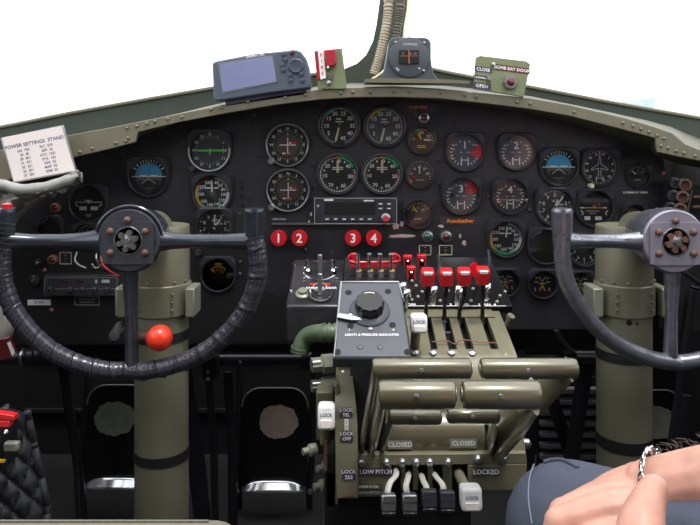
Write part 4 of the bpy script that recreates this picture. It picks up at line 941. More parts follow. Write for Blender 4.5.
for x in (308, 333):
    c = onp(x, 273, pb); MB('chrome').lathe([(.0075, 0), (.0065, .006), (.004, .008), (.0028, .012), (.0036, .024), (0, .026)], c, Vector((0, -.15, 1)), 12).build('toggle', t)
for x, y in ((304.5, 266.5), (336, 266.5), (303.5, 279), (337, 279), (291, 291), (294, 264), (303, 289)):
    MB('chrome').lathe([(2.6*k(1.18), 0), (2*k(1.18), .002), (0, .003)], onp(x, y, pb), pb[3], 10).build('screw', t)
c = onp(321, 300, pb); MB('chrome').tube([c+Vector((.019*cos(a), 0, 0))+pb[3]*(.016*sin(a)) for a in [pi+pi*i/12 for i in range(13)]] if False else [c+Vector((.020*cos(a), -.006*sin(a), .018-.020*sin(a)*.9)) for a in [pi*i/12 for i in range(13)]], .0028, 8).build('lever_bail', t)
MB('fitting_grey').lathe([(.013, 0), (.013, .006), (.008, .008), (.008, .012)], onp(303, 296, pb), pb[3], 16).build('selector_knob', t)

# blue-grey knob box
pk = slope(1.0, 281, .89, 357)
t = thing('dimmer_box', onp(370, 340, pk), 'blue-grey metal box with a large black rotary knob on its sloping face', 'control box')
q4 = [onp(339, 281, pk), onp(400.5, 281, pk), onp(411.5, 357, pk), onp(333.5, 357, pk)]
b = MB('box_bluegrey'); n = pk[3]; low4 = [q4[0]-Vector((0, 0, .06)), q4[1]-Vector((0, 0, .06)), q4[2]+Vector((0, .004, -.014)), q4[3]+Vector((0, .004, -.014))]
b.add(q4+low4, [(3, 2, 1, 0), (4, 5, 6, 7), (0, 1, 5, 4), (1, 2, 6, 5), (2, 3, 7, 6), (3, 0, 4, 7)]); b.build('case', t, bevel=.003, seg=3)
MB('box_edge').prism([q4[3]+Vector((-.001, -.0006, -.0025)), q4[2]+Vector((.001, -.0006, -.0025)), q4[2]+Vector((0.001, .003, -.0145)), q4[3]+Vector((-.001, .003, -.0145))], (0, .01, 0)).build('lower_lip', t)
MB('steel').tube([q4[3]+Vector((.0006, 0, 0)), q4[0]+Vector((.003, -.002, -.001)), q4[1]+Vector((-.003, -.002, -.001)), q4[1].lerp(q4[2], .25)], [.0009, .0018, .0018, .0008], 6).build('worn_edge', t, label='bright metal edge where the paint wore off')
for x, y in ((348.5, 292.5), (388, 291.5), (350.5, 326), (392.5, 325), (337.5, 353), (407.5, 352)):
    MB('hole_black').lathe([(3.4*k(.95), .0004), (0, .0009)], onp(x, min(y, 352), pk), n, 14).build('screw_hole', t)
kc = onp(369.5, 311, pk); s_ = k(.95)
MB('hub_grey').lathe([(20.5*s_, 0), (20*s_, .002), (15*s_, .006)], kc, n, 36).build('knob_skirt', t)
b = MB('black_gloss'); b2 = []; 
for j, (r, h) in enumerate(((14.2, .004), (14, .018), (13, .022))):
    u, v, d = basis(n); b2.append([kc+d*h+u*(r*s_*(1+.035*cos(12*2*pi*i/72))*cos(2*pi*i/72))+v*(r*s_*(1+.035*cos(12*2*pi*i/72))*sin(2*pi*i/72)) for i in range(72)])
b.grid([r_+[r_[0]] for r_ in b2]); b.add(b2[-1], [tuple(range(72))]); b.build('knob', t)
Draw(b := MB('mark_cream'), kc+n*.0222, V=pk[2], sc_=s_, h=.0003).arc('mark_cream', -30, 30, 9.5, 10.5); b.build('knob_mark', t)
b = MB('steel'); pa = onp(338, 317, pk)+n*.004; pb_ = onp(352, 320, pk)+n*.005; pc_ = onp(366, 321, pk)+n*.004
b.tube([pa, pb_, pc_], [.0048, .0052, .0018], 8, flat=(1, .45), up=pk[2]); b.build('pointer_lever', t)
MB('chrome').lathe([(2.4*s_, 0), (2*s_, .003), (0, .004)], onp(351, 318.5, pk)+n*.006, n, 10).build('screw', t)
MB('steel').lathe([(2.2*s_, 0), (2*s_, .002), (0, .003)], onp(370.5, 329, pk), n, 10).build('screw', t)
for x in (360, 380): MB('box_bluegrey').lathe([(3*s_, 0), (2.6*s_, .001), (0, .0014)], onp(x, 347, pk), n, 12).build('rivet', t)
b = MB('mark_white'); D = Draw(b, onp(372, 335, pk), V=pk[2], sc_=s_, h=.0005); D.text('mark_white', 'LIGHTS & PRESSURE INDICATOR', 0, 0, 3.6); D.text('mark_white', '1', -22, 6, 3.6); D.text('mark_white', '4', 21, 6, 3.6); b.build('lettering', t)
t = thing('mounting_bracket', P(355, 372, .99), 'dark bracket carrying the blue-grey knob box on the pedestal', 'bracket')
MB('olive').box((.03, 1.02, P(0, 366, 1.0).z), (.095, .06, .014)).build('crossbar', t); MB('duct_green').box((.028, 1.05, P(0, 356, 1.0).z), (.05, .03, .02)).build('post', t)

# throttle levers: six grips on arms
def throttle(x0, x1, y, r, Y, arm, label, side):
    a, c = P(x0, y, Y), P(x1, y, Y); R = r*k(Y)
    piv = P(arm[-1][0], arm[-1][1], arm[-1][2]); t = thing('throttle_lever', piv, label, 'throttle lever')
    d = .006
    MB('olive_gloss').lathe([(R*.72, 0), (R*.93, .0015), (R, .005), (R, (c-a).length-.005), (R*.93, (c-a).length-.0015), (R*.72, (c-a).length)], a, c-a, 32).build('grip', t)
    MB('fitting_grey').lathe([(R*.5, 0), (R*.5, .0012), (0, .0012)], c if side < 0 else a, (1, 0, 0) if side < 0 else (-1, 0, 0), 14).build('end_cap', t)
    a0 = P(*arm[0]); a1 = P(*arm[-1]); pts = [a0.lerp(a1, j/4) for j in range(5)]
    wd = [R*1.0]+[R*(.95 if side < 0 else 1.25)]*(len(pts)-2)+[R*.7]
    MB('olive_gloss').tube(catmull(pts, 4), catwd(wd, 4), 14, flat=((.40, 1.0) if side < 0 else (.36, 1.35)), up=(1, 0, 0)).build('arm', t)
    MB('steel').lathe([(.003, 0), (.0026, .0015), (0, .002)], P((x0+x1)/2, y+2, Y-R/k(Y)*k(Y)), (0, -1, .1), 8).build('rivet', t)
def catwd(wd, n):
    o = []
    for i in range(len(wd)-1): o += [wd[i]+(wd[i+1]-wd[i])*j/n for j in range(n)]
    return o+[wd[-1]]
throttle(372, 471, 368.5, 10.3, .80, [(376, 369, .80), (371, 395, .82), (365, 420, .85), (361, 446, .90), (361, 452, .94)], 'throttle lever with the top left olive tube grip, its arm on the outer left', -1)
throttle(480, 577, 368.5, 10.3, .80, [(569, 369, .80), (553, 386, .812), (523, 411, .845), (492, 439, .90), (482, 450, .94)], 'throttle lever with the top right olive tube grip and a slanting outer arm', 1)
throttle(378, 455, 394.5, 14, .75, [(383, 395, .75), (379, 412, .78), (374, 430, .84), (371, 447, .90), (371, 452, .94)], 'throttle lever with the thick middle left olive tube grip', -1)
throttle(462, 540, 394.5, 14, .75, [(534, 396, .75), (522, 408, .78), (506, 424, .84), (494, 444, .90), (490, 451, .94)], 'throttle lever with the thick middle right olive tube grip', 1)
throttle(389, 441, 417, 7.6, .83, [(392, 417, .83), (389, 428, .85), (385, 440, .89), (381, 452, .94)], 'throttle lever with the thin lowest left tube grip', -1)
throttle(447, 499, 415.5, 7.6, .83, [(496, 416, .83), (494, 427, .85), (490, 440, .89), (488, 452, .94)], 'throttle lever with the thin lowest right tube grip', 1)
for c_, x in (('', 0),): pass
# propeller pitch levers
for i, (pts, kx, ky, m) in enumerate((([(396, 467), (396, 475), (390, 483), (387, 494)], 388.5, 502, 'steel'), ([(409, 472), (408, 478), (406, 486), (407, 493)], 409.5, 502, 'steel'), ([(421, 473), (423, 480), (426, 486), (427, 492)], 429, 498, 'hub_grey'), ([(433, 472), (437, 478), (442, 484), (444, 491)], 447, 499, 'hub_grey'))):
    t = thing('pitch_lever', P(pts[0][0], pts[0][1], .93), f'chrome-stalked pitch lever with a block knob, {nth[i]} of the four', 'lever')
    Y0 = .93; MB('bright_steel').tube(catmull([P(x, y, .922-.020*j) for j, (x, y) in enumerate(pts)], 5), [.0036]*16, 10, flat=(1.1,.8)).build('stalk', t)
    c = P(kx, ky, .855); w_, h_ = 15*k(.855), 16*k(.855); R = Matrix.Rotation(radians(-15), 3, 'X')
    kb_ = MB(m).box(c, (w_, .018, h_), R).build('knob', t, bevel=.0025, seg=3)
    MB('label_dark').box(c+R @ Vector((0, -.0085, 1.2*k(.855))), (w_*.92, .002, 1.6*k(.855)), R).build('groove', kb_); MB('black_gloss').box(c+R @ Vector((0, 0, -h_*.62)), (w_, .018, h_*.3), R).build('base', kb_, bevel=.002)
# white lock knobs
def lockknob(x, y, w_, h_, Y, stalk, label, m='olive'):
    c = P(x, y, Y); t = thing('locking_lever', P(*stalk[-1]), label, 'knob')
    R = Matrix.Rotation(radians(-8), 3, 'X'); b = MB('white').box(c, (w_*k(Y), .024, h_*k(Y)), R)
    kb_ = b.build('knob', t, bevel=.005, seg=3)
    b = MB('ink'); Draw(b, c+R @ Vector((0, -.0121, h_*.10*k(Y))), U=R @ Vector((1, 0, 0)), V=R @ Vector((0, 0, 1)), sc_=k(Y)).text('ink', 'LOCK', 0, 0, 4.6); b.build('lettering', kb_)
    MB('paper').box(c+R @ Vector((0, -.012, -h_*.24*k(Y))), (w_*.66*k(Y), .003, h_*.32*k(Y)), R).build('inset', kb_, bevel=.001)
    MB(m).tube([P(*q_) for q_ in stalk], .007, 12).build('stalk', t)
lockknob(418.5, 323, 16.5, 19, .965, [(416, 331, .975), (415, 342, .99), (415, 348, 1.0)], 'white lock knob at the left edge of the slotted cover')
lockknob(326.5, 415.5, 17, 25, .91, [(326, 420, .925), (325, 432, .93), (325, 442, .94)], 'white lock knob left of the pedestal cheek, above a toothed strip')
lockknob(470.5, 497, 21, 23, .85, [(467, 490, .86), (461, 479, .90), (457, 470, .93)], 'white lock knob at the pedestal foot, right of the pitch levers')
# lock lever bracket and linkage at the left of the pedestal
t = thing('lock_lever', P(325, 440, .95), 'olive lever bracket with a toothed strip and silver rods at the pedestal left side', 'lever')
MB('olive_dark').box(P(325, 412, .955), (17*k(.95), .03, 48*k(.95))).build('bracket', t, bevel=.002)
b = MB('fitting_grey').box(P(325.5, 450, .93), (3*k(.93), .004, 40*k(.93)))
for i in range(12): b.use('copper').box(P(325.5, 432+i*3.1, .927), (3.6*k(.93), .003, 1.4*k(.93)))
b.build('toothed_strip', t)
for x, y in ((316, 449), (330, 466), (327, 484)): MB('fitting_grey').lathe([(6*k(.95), 0), (6*k(.95), .01), (3.5*k(.95), .012), (3.5*k(.95), .02)], P(x, y, .95), (-1, -.5, 0), 10).build('pivot', t)
for x0, y0, x1, y1 in ((330, 470, 327, 540), (337, 500, 339, 540)): MB('steel').tube([P(x0, y0, .94), P(x1, y1, .95)], .0065, 10).build('rod', t)
MB('steel').box(P(331, 488, .935), (9*k(.94), .01, 34*k(.94))).build('clevis', t, bevel=.001)
for (x, y, r, l) in ((328, 363, 9.5, 'upper'), (328, 384, 8, 'lower')):
    t = thing('pipe_fitting', P(x, y, 1.03), f'{l} grey hexagonal pipe fitting below the knob box on the left', 'fitting'); r_ = r*k(1.03)
    MB('fitting_grey').lathe([(r_, 0), (r_, .018), (r_*.75, .020), (r_*.75, .035)], P(x+6, y, 1.03), (-1, -.3, 0), 6).build('nut', t); MB('steel').lathe([(r_*.4, 0), (r_*.4, .012), (0, .014)], P(x-8, y, 1.02), (-1, -.3, 0), 10).build('tip', t)
# green elbow duct
t = thing('elbow_duct', P(330, 333, 1.05), 'green ribbed elbow duct beside the blue-grey knob box', 'duct')
pth = catmull([P(338, 333, 1.08), P(328, 333, 1.08), P(316, 333, 1.09), (P(306, 337, 1.10)), P(301, 346, 1.10), P(300, 352, 1.10)], 6)
MB('duct_green').tube(pth, 8.5*k(1.09), 18).build('elbow', t)
for i in (2, 5, 8, 26, 29):
    d = (pth[min(i+1, len(pth)-1)]-pth[i-1]).normalized(); MB('duct_green').lathe([(9.6*k(1.09), -.002), (10*k(1.09), 0), (9.6*k(1.09), .002)], pth[i], d, 18).build('rib', t)

# ------------------------------------------------------------------ rudder pedals and torque tubes
YR = 1.55; q = k(YR)
def pedal(cx, top, bot, hw, worn, label, off):
    C = P(cx, bot, YR); t = thing('rudder_pedal', C, label, 'pedal')
    def rr(s_): 
        o = []
        w_, h_, r = hw*s_, (bot-top)*s_, 18*s_
        for a in range(0, 91, 15): o.append((w_-r+r*cos(radians(a)), h_-r+r*sin(radians(a))))
        for a in range(90, 181, 15): o.append((-w_+r+r*cos(radians(a)), h_-r+r*sin(radians(a))))
        return o+[(-w_, 0), (w_, 0)]
    tilt = lambda x, z, y=0: C+Vector((x*q, y+.18*z*q, z*q))
    MB('black_gloss').prism([tilt(x, z) for x, z in rr(1)], (0, .014, 0)).build('plate', t, bevel=.003, seg=3)
    o = rr(1); MB('fitting_grey').tube([tilt(x, z, -.001) for x, z in o[:14]], .0016, 6).build('edge_trim', t)
    b = MB(worn); pts = []
    for i in range(40):
        a = 2*pi*i/40; pts.append((off+hw*.60*cos(a)*random.uniform(.95, 1.05)*(1.1 if abs(cos(a)) < .8 else 1), (bot-top)*.655+(bot-top)*.17*sin(a)*random.uniform(.94, 1.06)))
    b.prism([tilt(x, z, -.0003) for x, z in pts], (0, -.0006, 0)); b.build('worn_patch', t, label='worn bare patch')
    b = MB('heel_steel'); rows = []
    for j in range(5):
        f_ = j/4; rows.append([C+Vector((x*hw*.9/12*q, -.004-.016*f_*(1-.35*(x/12)**4), (.020*(1-(x/12)**4*.8)+.002)*(1-f_)-.004)) for x in range(-12, 13, 2)])
    b.grid(rows, flip=True); o = b.build('heel_rest', t); so = o.modifiers.new('s', 'SOLIDIFY'); so.thickness = .003; so.offset = -1
    for sx in (-1, 1):
        MB('black_paint').tube([tilt(sx*(hw+5), (bot-360), .03), tilt(sx*(hw+4), 20, .02), tilt(sx*(hw+2), -4, .01), Vector((tilt(sx*(hw+2), 0).x, YR+.02, .004))], .008, 8).build('pedal_arm', t)
        MB('steel').lathe([(.006, 0), (.005, .006), (0, .007)], tilt(sx*(hw+3), -4, 0), (0, -1, 0), 10).build('pivot_bolt', t)
    return t
pedal(117, 391, 484, 35, 'worn_olive', 'glossy black rudder pedal with a greenish worn patch, left of the pilot column', -6)
pedal(273.5, 394, 487, 33.5, 'worn_tan', 'glossy black rudder pedal with a tan worn patch, left of the pedestal', 4)
pedal(657, 396, 487, 33, 'worn_olive', 'glossy black rudder pedal mostly hidden behind the copilot column', 4)
def ttube(x0, x1, y, Y, label):
    t = thing('torque_tube', P((x0+x1)/2, y, Y), label, 'tube'); 
    MB('black_paint').cyl(P(x0, y, Y), P(x1, y, Y), 5.5*k(Y), seg=18).build('tube', t)
    for x in (x0+14, x1-4): MB('black_paint').lathe([(9*k(Y), 0), (9*k(Y), .02)], P(x, y, Y), (1, 0, 0), 16).build('collar', t)
    for x in (x0+22, x0+50): MB('steel').lathe([(2*k(Y), 0), (0, .004)], P(x, y+2, Y-5.3*k(Y)), (0, -1, 0), 8).build('bolt', t)
ttube(190, 306, 360, 1.46, 'black horizontal torque tube above the rudder pedals, left of the pedestal')
ttube(500, 597, 357, 1.46, 'black horizontal torque tube running right of the throttle grips')
ttube(18, 130, 352, 1.46, 'black horizontal torque tube behind the bottom of the wrapped wheel rim')
# hanging links and rods
for x0, y0, x1, y1, Y, r, l in ((183, 368, 196, 470, 1.48, 9, 'broad black link plate right of the pilot column'), (208, 362, 214, 500, 1.45, 4, 'thin black rod hanging from the torque tube beside the left pedals'), (228, 372, 232, 500, 1.47, 5, 'black link bar along the left side of the tan-worn pedal'), (62, 365, 78, 480, 1.45, 5, 'slanting black link bar left of the greenish-worn pedal'),
                          (66, 360, 74, 470, 1.40, 2.4, 'thin shiny rod slanting left of the greenish-worn pedal'), (532, 362, 522, 470, 1.47, 10, 'broad black link plate right of the throttle arms'), (586, 364, 556, 440, 1.45, 8, 'slanting black link bar left of the copilot column'), (552, 400, 590, 480, 1.5, 7, 'black crossing link bar left of the copilot column foot'),
                          (686, 395, 676, 470, 1.3, 7, 'worn dark link bar right of the copilot column'), (693, 290, 676, 400, 1.25, 4, 'thin dark rod behind the bare metal wheel spoke')):
    yf = HY+F*(CZ-.004)/Y; x1 = x0+(x1-x0)*(yf-y0)/(y1-y0) if abs(x1-x0) < 25 else x1; y1 = yf
    setp(MB('black_paint').tube([P(x0, y0, Y), P((x0+x1)/2+2, (y0+y1)/2, Y), P(x1, y1, Y)], r*k(Y), 8, flat=(1, .45), up=(1, 0, 0)).build('link_bar', base=P(x0, y0, Y)), l, 'rod')
t = thing('fuse_bracket', P(212, 365, 1.44), 'black bracket with steel studs on the torque tube left of the tan-worn pedal', 'bracket')
MB('black_paint').box(P(211, 366, 1.44), (15*k(1.44), .03, 24*k(1.44))).build('plate', t, bevel=.003)
for x, y in ((207, 356), (216, 357), (208, 372), (208, 379)): MB('steel').lathe([(2.2*k(1.44), 0), (0, .006)], P(x, y, 1.424), (0, -1, 0), 8).build('stud', t)
t = thing('ribbed_plate', P(580, 430, 1.72), 'grey ribbed floor grating seen between the black links left of the copilot column', 'grating')
MB('black_paint').box(P(572, 432, 1.74), (70*k(1.74), .01, 110*k(1.74))).build('backing', t)
for i in range(9):
    setp(MB('slat_grey').box(P(572, 390+i*11, 1.715), (64*k(1.72), .02, 4*k(1.72))).build('rib', t))
t = thing('support_bracket', P(565, 345, 1.3), 'green angled bracket above the right torque tube', 'bracket')
MB('duct_green').tube([P(556, 330, 1.33), P(563, 342, 1.36), P(574, 353, 1.42)], .006, 6, flat=(1, .5)).build('strut', t); MB('black_paint').box(P(574, 355, 1.43), (22*k(1.43), .03, 6*k(1.43))).build('foot', t)
MB('black_paint').cyl(P(575, 357, 1.42), P(597, 357, 1.42), 6.5*k(1.42)).build('barrel', t)
# lower black sub panels
t = thing('sub_panel', P(270, 345, 1.40), 'black lower shelf panel hanging below the left half of the instrument panel', 'panel')
MB('black_matte').box(P(180, 338, 1.42), (330*k(1.42), .02, 26*k(1.42))).build('panel', t); MB('steel').box(P(262, 323, 1.395), (42*k(1.4), .004, 1.2*k(1.4))).build('edge_strip', t)
t = thing('sub_panel', P(560, 330, 1.40), 'black lower shelf panel hanging below the right half of the instrument panel', 'panel')
MB('black_matte').box(P(585, 330, 1.47), (190*k(1.42), .02, 40*k(1.42))).build('panel', t)
for x, y in ((512, 328), (500, 300), (528, 305)): MB('olive').lathe([(3*k(1.4), 0), (0, .006)], P(x, y, 1.46), (0, -1, 0), 8).build('screw', t)
# jacks at the far right
t = thing('jack_panel', P(690, 220, 1.25), 'dark side panel with brown round sockets at the far right', 'jack panel')
MB('black_matte').prism([P(x, y, 1.26) for x, y in ((668, 180), (760, 196), (760, 330), (664, 330), (668, 230))], (0, .02, 0)).build('plate', t)
for x, y in ((680, 184), (677.5, 196), (675, 208)):
    b = MB('rust').lathe([(6.2*k(1.25), 0), (6.2*k(1.25), .02), (4*k(1.25), .021), (3.6*k(1.25), .012), (0, .012)], P(x+4, y, 1.258), (-.35, -1, 0), 18); b.build('socket', t)
    MB('bezel_black').lathe([(5.6*k(1.25), 0), (5.6*k(1.25), .01), (3.4*k(1.25), .011), (3.4*k(1.25), .006), (0, .006)], P(x-6, y-1, 1.258), (-.1, -1, 0), 16).build('socket', t)
MB('steel').tube([P(692, 190, 1.245), P(687, 216, 1.245)], .0014, 6).build('wire', t)
for y in (197, 207): MB('rust').cyl(P(693, y, 1.245), P(720, y, 1.245), .003, seg=8).build('pin', t)
for p0, p1, l in (((684, 272), (740, 312), 'long thin black rod slanting behind the bare metal hub'), ((690, 286), (740, 300), 'second thin black rod low behind the bare metal hub')):
    setp(MB('black_paint').cyl(P(*p0, 1.2), P(*p1, 1.2), .004, seg=8).build('rod'), l, 'rod')

# ------------------------------------------------------------------ left side
t = thing('quilted_pad', P(20, 500, .95), 'dark grey quilted padded cover at the lower left', 'cover')
rows = []
for j in range(49):
    f = j/48; r = []
    for i in range(49):
        g_ = i/48; y = 412+f*120; xr = 27+20*min(1, f*1.3); x = -60+(xr+60)*g_
        puff = min(abs(sin(pi*(x*.062+y*.022))), abs(sin(pi*(y*.034-x*.030))))**.6
        r.append(P(x, y, .98+.05*g_**3+.02*f-.010*puff))
    rows.append(r)
o = MB('quilt').grid(rows, flip=True).build('quilting', t); so = o.modifiers.new('s', 'SOLIDIFY'); so.thickness = .015; so.offset = -1
MB('quilt').tube([r[-1] for r in rows], .006, 8).build('piping', t)
for pts, m, l in ((((-20, 412), (2, 414), (14, 416), (14, 421), (0, 420)), 'red', 'flat red lever end at the left frame edge above the quilted cover'), (((-10, 421), (10, 421), (9, 428), (-4, 427)), 'mark_red', 'red tab just under the flat red lever'),
                  (((-8, 340), (8, 338), (14, 355), (6, 360), (-8, 360)), 'dark_red', 'dark red tag with a white edge at the left frame edge')):
    Yl = .88 if m != 'dark_red' else 1.0; t = thing('lever_handle' if m != 'dark_red' else 'tag', P(pts[1][0], pts[1][1], Yl), l, 'lever' if m != 'dark_red' else 'tag'); MB(m).prism([P(x, y, Yl) for x, y in pts], (0, .012, 0)).build('handle' if m != 'dark_red' else 'plate', t, bevel=.001)
    if m == 'dark_red': MB('white').prism([P(x, y, .998) for x, y in ((7, 343), (9, 342), (14, 354), (12, 356))], (0, .004, 0)).build('edge', t)
t = thing('side_console', P(0, 440, .93), 'black side console box behind the red lever at the lower left', 'console')
MB('black_paint').box(P(-12, 440, .93), (44*k(.93), .05, 50*k(.93))).build('case', t, bevel=.004); MB('fitting_grey').box(P(12, 446, .90), (14*k(.9), .01, 9*k(.9))).build('catch', t, bevel=.002); MB('steel').lathe([(2.4*k(1), 0), (0, .006)], P(6, 432, .904), (0, -1, 0), 8).build('stud', t)
MB('mark_yellow').box(P(0, 461, .902), (10*k(.9), .004, 2.4*k(.9))).build('stripe', t)
setp(MB('grey_cover').tube(catmull([P(x, y, 1.12) for x, y in ((-20, 290), (2, 300), (6, 318), (2, 334), (-20, 345))], 6), .016, 10).build('padded_roll'), 'grey padded roll at the left frame edge behind the wrapped rim', 'cover')
t = thing('ribbed_hose', P(30, 355, 1.2), 'black ribbed hose running under the wrapped wheel rim at the left', 'hose')
hp = catmull([P(x, y, 1.25) for x, y in ((-129, 366), (5, 358), (25, 356), (45, 354), (62, 352))], 8); MB('black_paint').tube(hp, [.012 if i % 3 else .015 for i in range(len(hp))], 12).build('hose', t); 
for i in (6, 14): MB('steel').lathe([(.015, 0), (.015, .004)], hp[i], (1, 0, 0), 14).build('clamp', t)

# pilot seat
t = thing('pilot_seat', (-.45, .5, 0), 'pale canvas seat cushion front at the bottom left edge', 'seat')
def cush(x0, x1, y0, y1, z0, z1, nm, m, bev): MB(m).box(((x0+x1)/2, (y0+y1)/2, (z0+z1)/2), (x1-x0, y1-y0, z1-z0)).build(nm, t, bevel=bev, seg=5)
zc = P(0, 514, .76).z
cush(-.66, -.118, .30, .77, zc-.08, zc, 'cushion', 'canvas', .03); cush(-.62, -.16, .34, .72, .10, zc-.082, 'seat_frame', 'olive_dark', .01)
MB('canvas').tube([Vector((-.655+.04, .745, zc+.0005)), Vector((-.155, .745, zc+.0005))], .0016, 6).build('piping', t)
for x in (-.6, -.18): MB('olive_dark').box((x, .53, .05), (.03, .4, .1)).build('rail', t)

# ------------------------------------------------------------------ copilot
t = thing('copilot_seat', (.50, .25, 0), 'canvas seat under the person at the right, outside the frame', 'seat')
cush(.30, .78, -.10, .46, .36, .42, 'cushion', 'canvas', .02); cush(.32, .76, -.08, .44, .10, .358, 'seat_frame', 'olive_dark', .01)
for x in (.3, .7): MB('olive_dark').box((x, .2, .05), (.03, .4, .1)).build('rail', t)
per = thing('person', (.50, .15, 0), 'seated person in blue jeans with bare hands in the lap', 'person')
def chain(b, pts, rad, n=5):
    p = catmull(pts, n); r = catwd(rad, n); b.tube(p, r, 14); b.sphere(p[0], r[0], seg=14); b.sphere(p[-1], r[-1], seg=14)
body = MB('skin')
Wr = P(655, 491, .555); El = Vector((.60, .27, .78)); Sh = Vector((.69, -.06, 1.02))
chain(body, [Wr, Wr+(El-Wr)*.10, Wr+(El-Wr)*.35, Wr+(El-Wr)*.65, El, El+(Sh-El)*.5, Sh], [.0255, .028, .036, .045, .043, .052, .062])
kn = [P(586, 505, .590), P(573, 508, .573), P(563, 513, .555), P(559, 522, .535)]
for i, kp in enumerate(kn):
    s0 = Wr+Vector((-.006, (.015-.010*i), -.003-.001*i)); mid = s0.lerp(kp, .5)+Vector((0, 0, .003))
    chain(body, [s0, mid, kp], [.0185, .0155, .0115])
    f1 = kp+Vector((-.007, -.010, -.026)); f2 = f1+Vector((.012, -.008, -.022)); f3 = f2+Vector((.020, -.002, -.002))
    chain(body, [kp, f1, f2, f3], [.0118, .0100, .0092, .008])
chain(body, [Wr+Vector((-.012, -.012, -.014)), P(612, 540, .52), P(585, 550, .505), P(568, 552, .505)], [.018, .015, .0115, .0095])
# left hand with the thumb up beside the wrist
Lw = P(655, 640, .43); 
chain(body, [P(640, 575, .46), P(641, 530, .475), P(648, 502, .490), P(654, 488, .497)], [.021, .0165, .0125, .0100])
LE = Vector((.33, .12, .69)); LS = Vector((.37, -.08, 1.02))
chain(body, [P(640, 585, .455), P(650, 610, .445), LE, LE+(LS-LE)*.5, LS], [.026, .028, .042, .05, .06])
lp = P(600, 590, .47)
chain(body, [P(640, 585, .455), P(612, 590, .46)], [.026, .024])
for i in range(4):
    a = P(612, 580+i*12, .475-.01*i); chain(body, [a, a+Vector((-.035, .01, .004)), a+Vector((-.055, .012, -.016)), a+Vector((-.045, .004, -.035))], [.012, .0105, .0095, .008])
# torso, neck and head
chain(body, [Vector((.51, .06, .56)), Vector((.53, -.02, .75)), Vector((.53, -.08, .95)), Vector((.53, -.10, 1.06)), Vector((.53, -.08, 1.13)), Vector((.53, -.07, 1.16))], [.14, .135, .14, .075, .055, .055])
chain(body, [LS, Vector((.53, -.10, 1.03)), Sh], [.065, .09, .065])
body.sphere((.53, -.05, 1.235), .085, (.9, 1.1, 1.3), 20); body.sphere((.53, .045, 1.225), .016, (.8, 1, 1.3), 10)
for sx in (-1, 1): body.sphere((.53+sx*.078, -.06, 1.23), .024, (.35, .7, 1.2), 10); body.sphere((.53+sx*.03, .028, 1.25), .013, seg=10)
body.sphere((.53, .025, 1.175), .022, (1.2, .6, .5), 10)
bo = body.build('body', per)
def remesh(o, v, it=8, f=.5):
    m = o.modifiers.new('remesh', 'REMESH'); m.mode = 'VOXEL'; m.voxel_size = v; m.use_smooth_shade = True
    m = o.modifiers.new('smooth', 'SMOOTH'); m.iterations = it; m.factor = f
remesh(bo, .0022, 2)
je = MB('denim')
chain(je, [Vector((.42, .12, .535)), Vector((.31, .40, .525)), Vector((.224, .685, .455))], [.095, .085, .069])
chain(je, [Vector((.226, .685, .452)), Vector((.226, .76, .30)), Vector((.22, .80, .10))], [.069, .062, .058])
chain(je, [Vector((.60, .12, .535)), Vector((.56, .40, .50)), Vector((.58, .68, .455))], [.095, .085, .069]); chain(je, [Vector((.58, .68, .455)), Vector((.575, .76, .30)), Vector((.57, .80, .10))], [.069, .06, .058])
chain(je, [Vector((.42, .10, .54)), Vector((.58, .10, .54))], [.11, .11])
jo = je.build('jeans', per); remesh(jo, .008, 6)
wr_ = MB('denim')
sh = MB('shirt'); chain(sh, [Vector((.51, .06, .58)), Vector((.53, -.02, .75)), Vector((.53, -.08, .95)), Vector((.53, -.10, 1.05))], [.152, .147, .150, .085]); chain(sh, [LS+(LE-LS)*.35, LS, Vector((.53, -.10, 1.03)), Sh, Sh+(El-Sh)*.35], [.064, .074, .10, .074, .064])
remesh(sh.build('shirt', per), .010, 4)
hr = MB('hair'); hr.sphere((.53, -.065, 1.265), .088, (.92, 1.05, 1.1), 20); hr.build('hair', per)
for x in (.22, .57):
    b = MB('black_matte'); chain(b, [Vector((x, .80, .05)), Vector((x, .90, .04)), Vector((x, .98, .035))], [.048, .045, .034]); remesh(b.build('shoe', per), .008, 3)
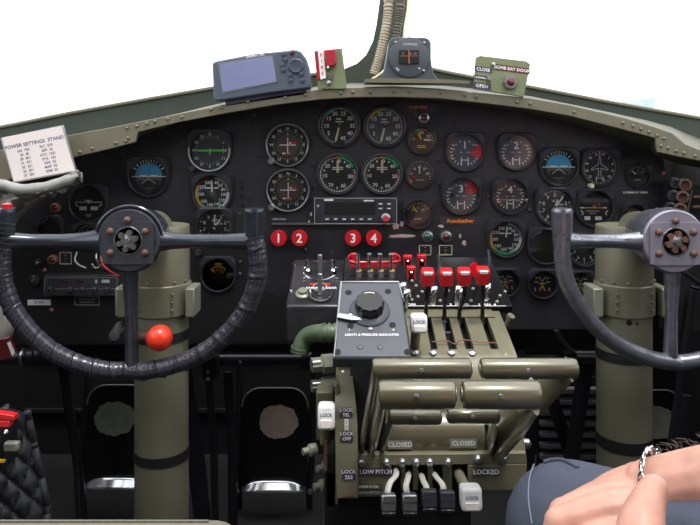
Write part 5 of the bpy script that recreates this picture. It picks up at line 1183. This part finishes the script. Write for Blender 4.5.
# seam down the knee
def kneept(px, py):
    d = Vector(((px-HX)/F, 1, (HY-py)/F)); o = Vector((0, 0, CZ)); best = None
    for i in range(300):
        p = o+d*(.5+i*.001)
        for (a, c, r0, r1) in ((Vector((.31, .40, .525)), Vector((.224, .685, .455)), .085, .069), (Vector((.226, .685, .452)), Vector((.226, .76, .30)), .069, .062)):
            f = max(0, min(1, (p-a).dot(c-a)/(c-a).length_squared))
            if (p-(a+(c-a)*f)).length < r0+(r1-r0)*f-.0005: return p
    return o+d*.7
MB('stitch').tube(catmull([kneept(x, y) for x, y in ((534, 464), (530, 476), (528.5, 490), (529, 505), (532, 524))], 6), .0008, 6).build('seam', per, label='pale stitched seam on the knee')
MB('denim').tube(catmull([kneept(x, y) for x, y in ((544, 462), (552, 460), (562, 460), (572, 464), (578, 468))], 6), .0022, 8).build('fold', per)
# bracelet
ax = (El-Wr).normalized(); u, v, _ = basis(ax); cB = Wr+ax*.001+(P(648, 470, .53)-P(648, 470, .53)); t = thing('bracelet', cB, 'silver curb chain bracelet on the bare wrist', 'bracelet')
tilt = (v*.0)
N = 30
for i in range(N):
    a = 2*pi*i/N; rad = u*cos(a)+v*sin(a); tan = (-u*sin(a)+v*cos(a)); c = cB+rad*.0302+ax*(.006*sin(a*1.0))
    e1 = tan*.0046; e2 = (ax*.7+rad*.7)*.0026*(1 if i % 2 else -1)+ax*.0012
    MB('chrome').tube([c+e1*cos(2*pi*j/10)+e2*sin(2*pi*j/10) for j in range(10)], .0010, 5, closed=True).build('link', t)
# hair on the forearm
b = MB('hair'); random.seed(3)
for i in range(170):
    f = random.uniform(.02, .35); c = Wr+(El-Wr)*f; r0 = .0275+.03*f; a = random.uniform(-.9, .9); nrm = (Vector((0, .75, .66))*cos(a)+Vector((.1, -.6, .75))*sin(a)).normalized(); nrm = (nrm-ax*nrm.dot(ax)).normalized()
    p0 = c+nrm*r0*.97; b.tube([p0, p0+nrm*.004+ax*random.uniform(-.004, .001), p0+nrm*.006+ax*random.uniform(-.010, -.002)], [.00025, .0002, .0001], 3)
o = b.build('arm_hair', per); o['kind'] = 'stuff'
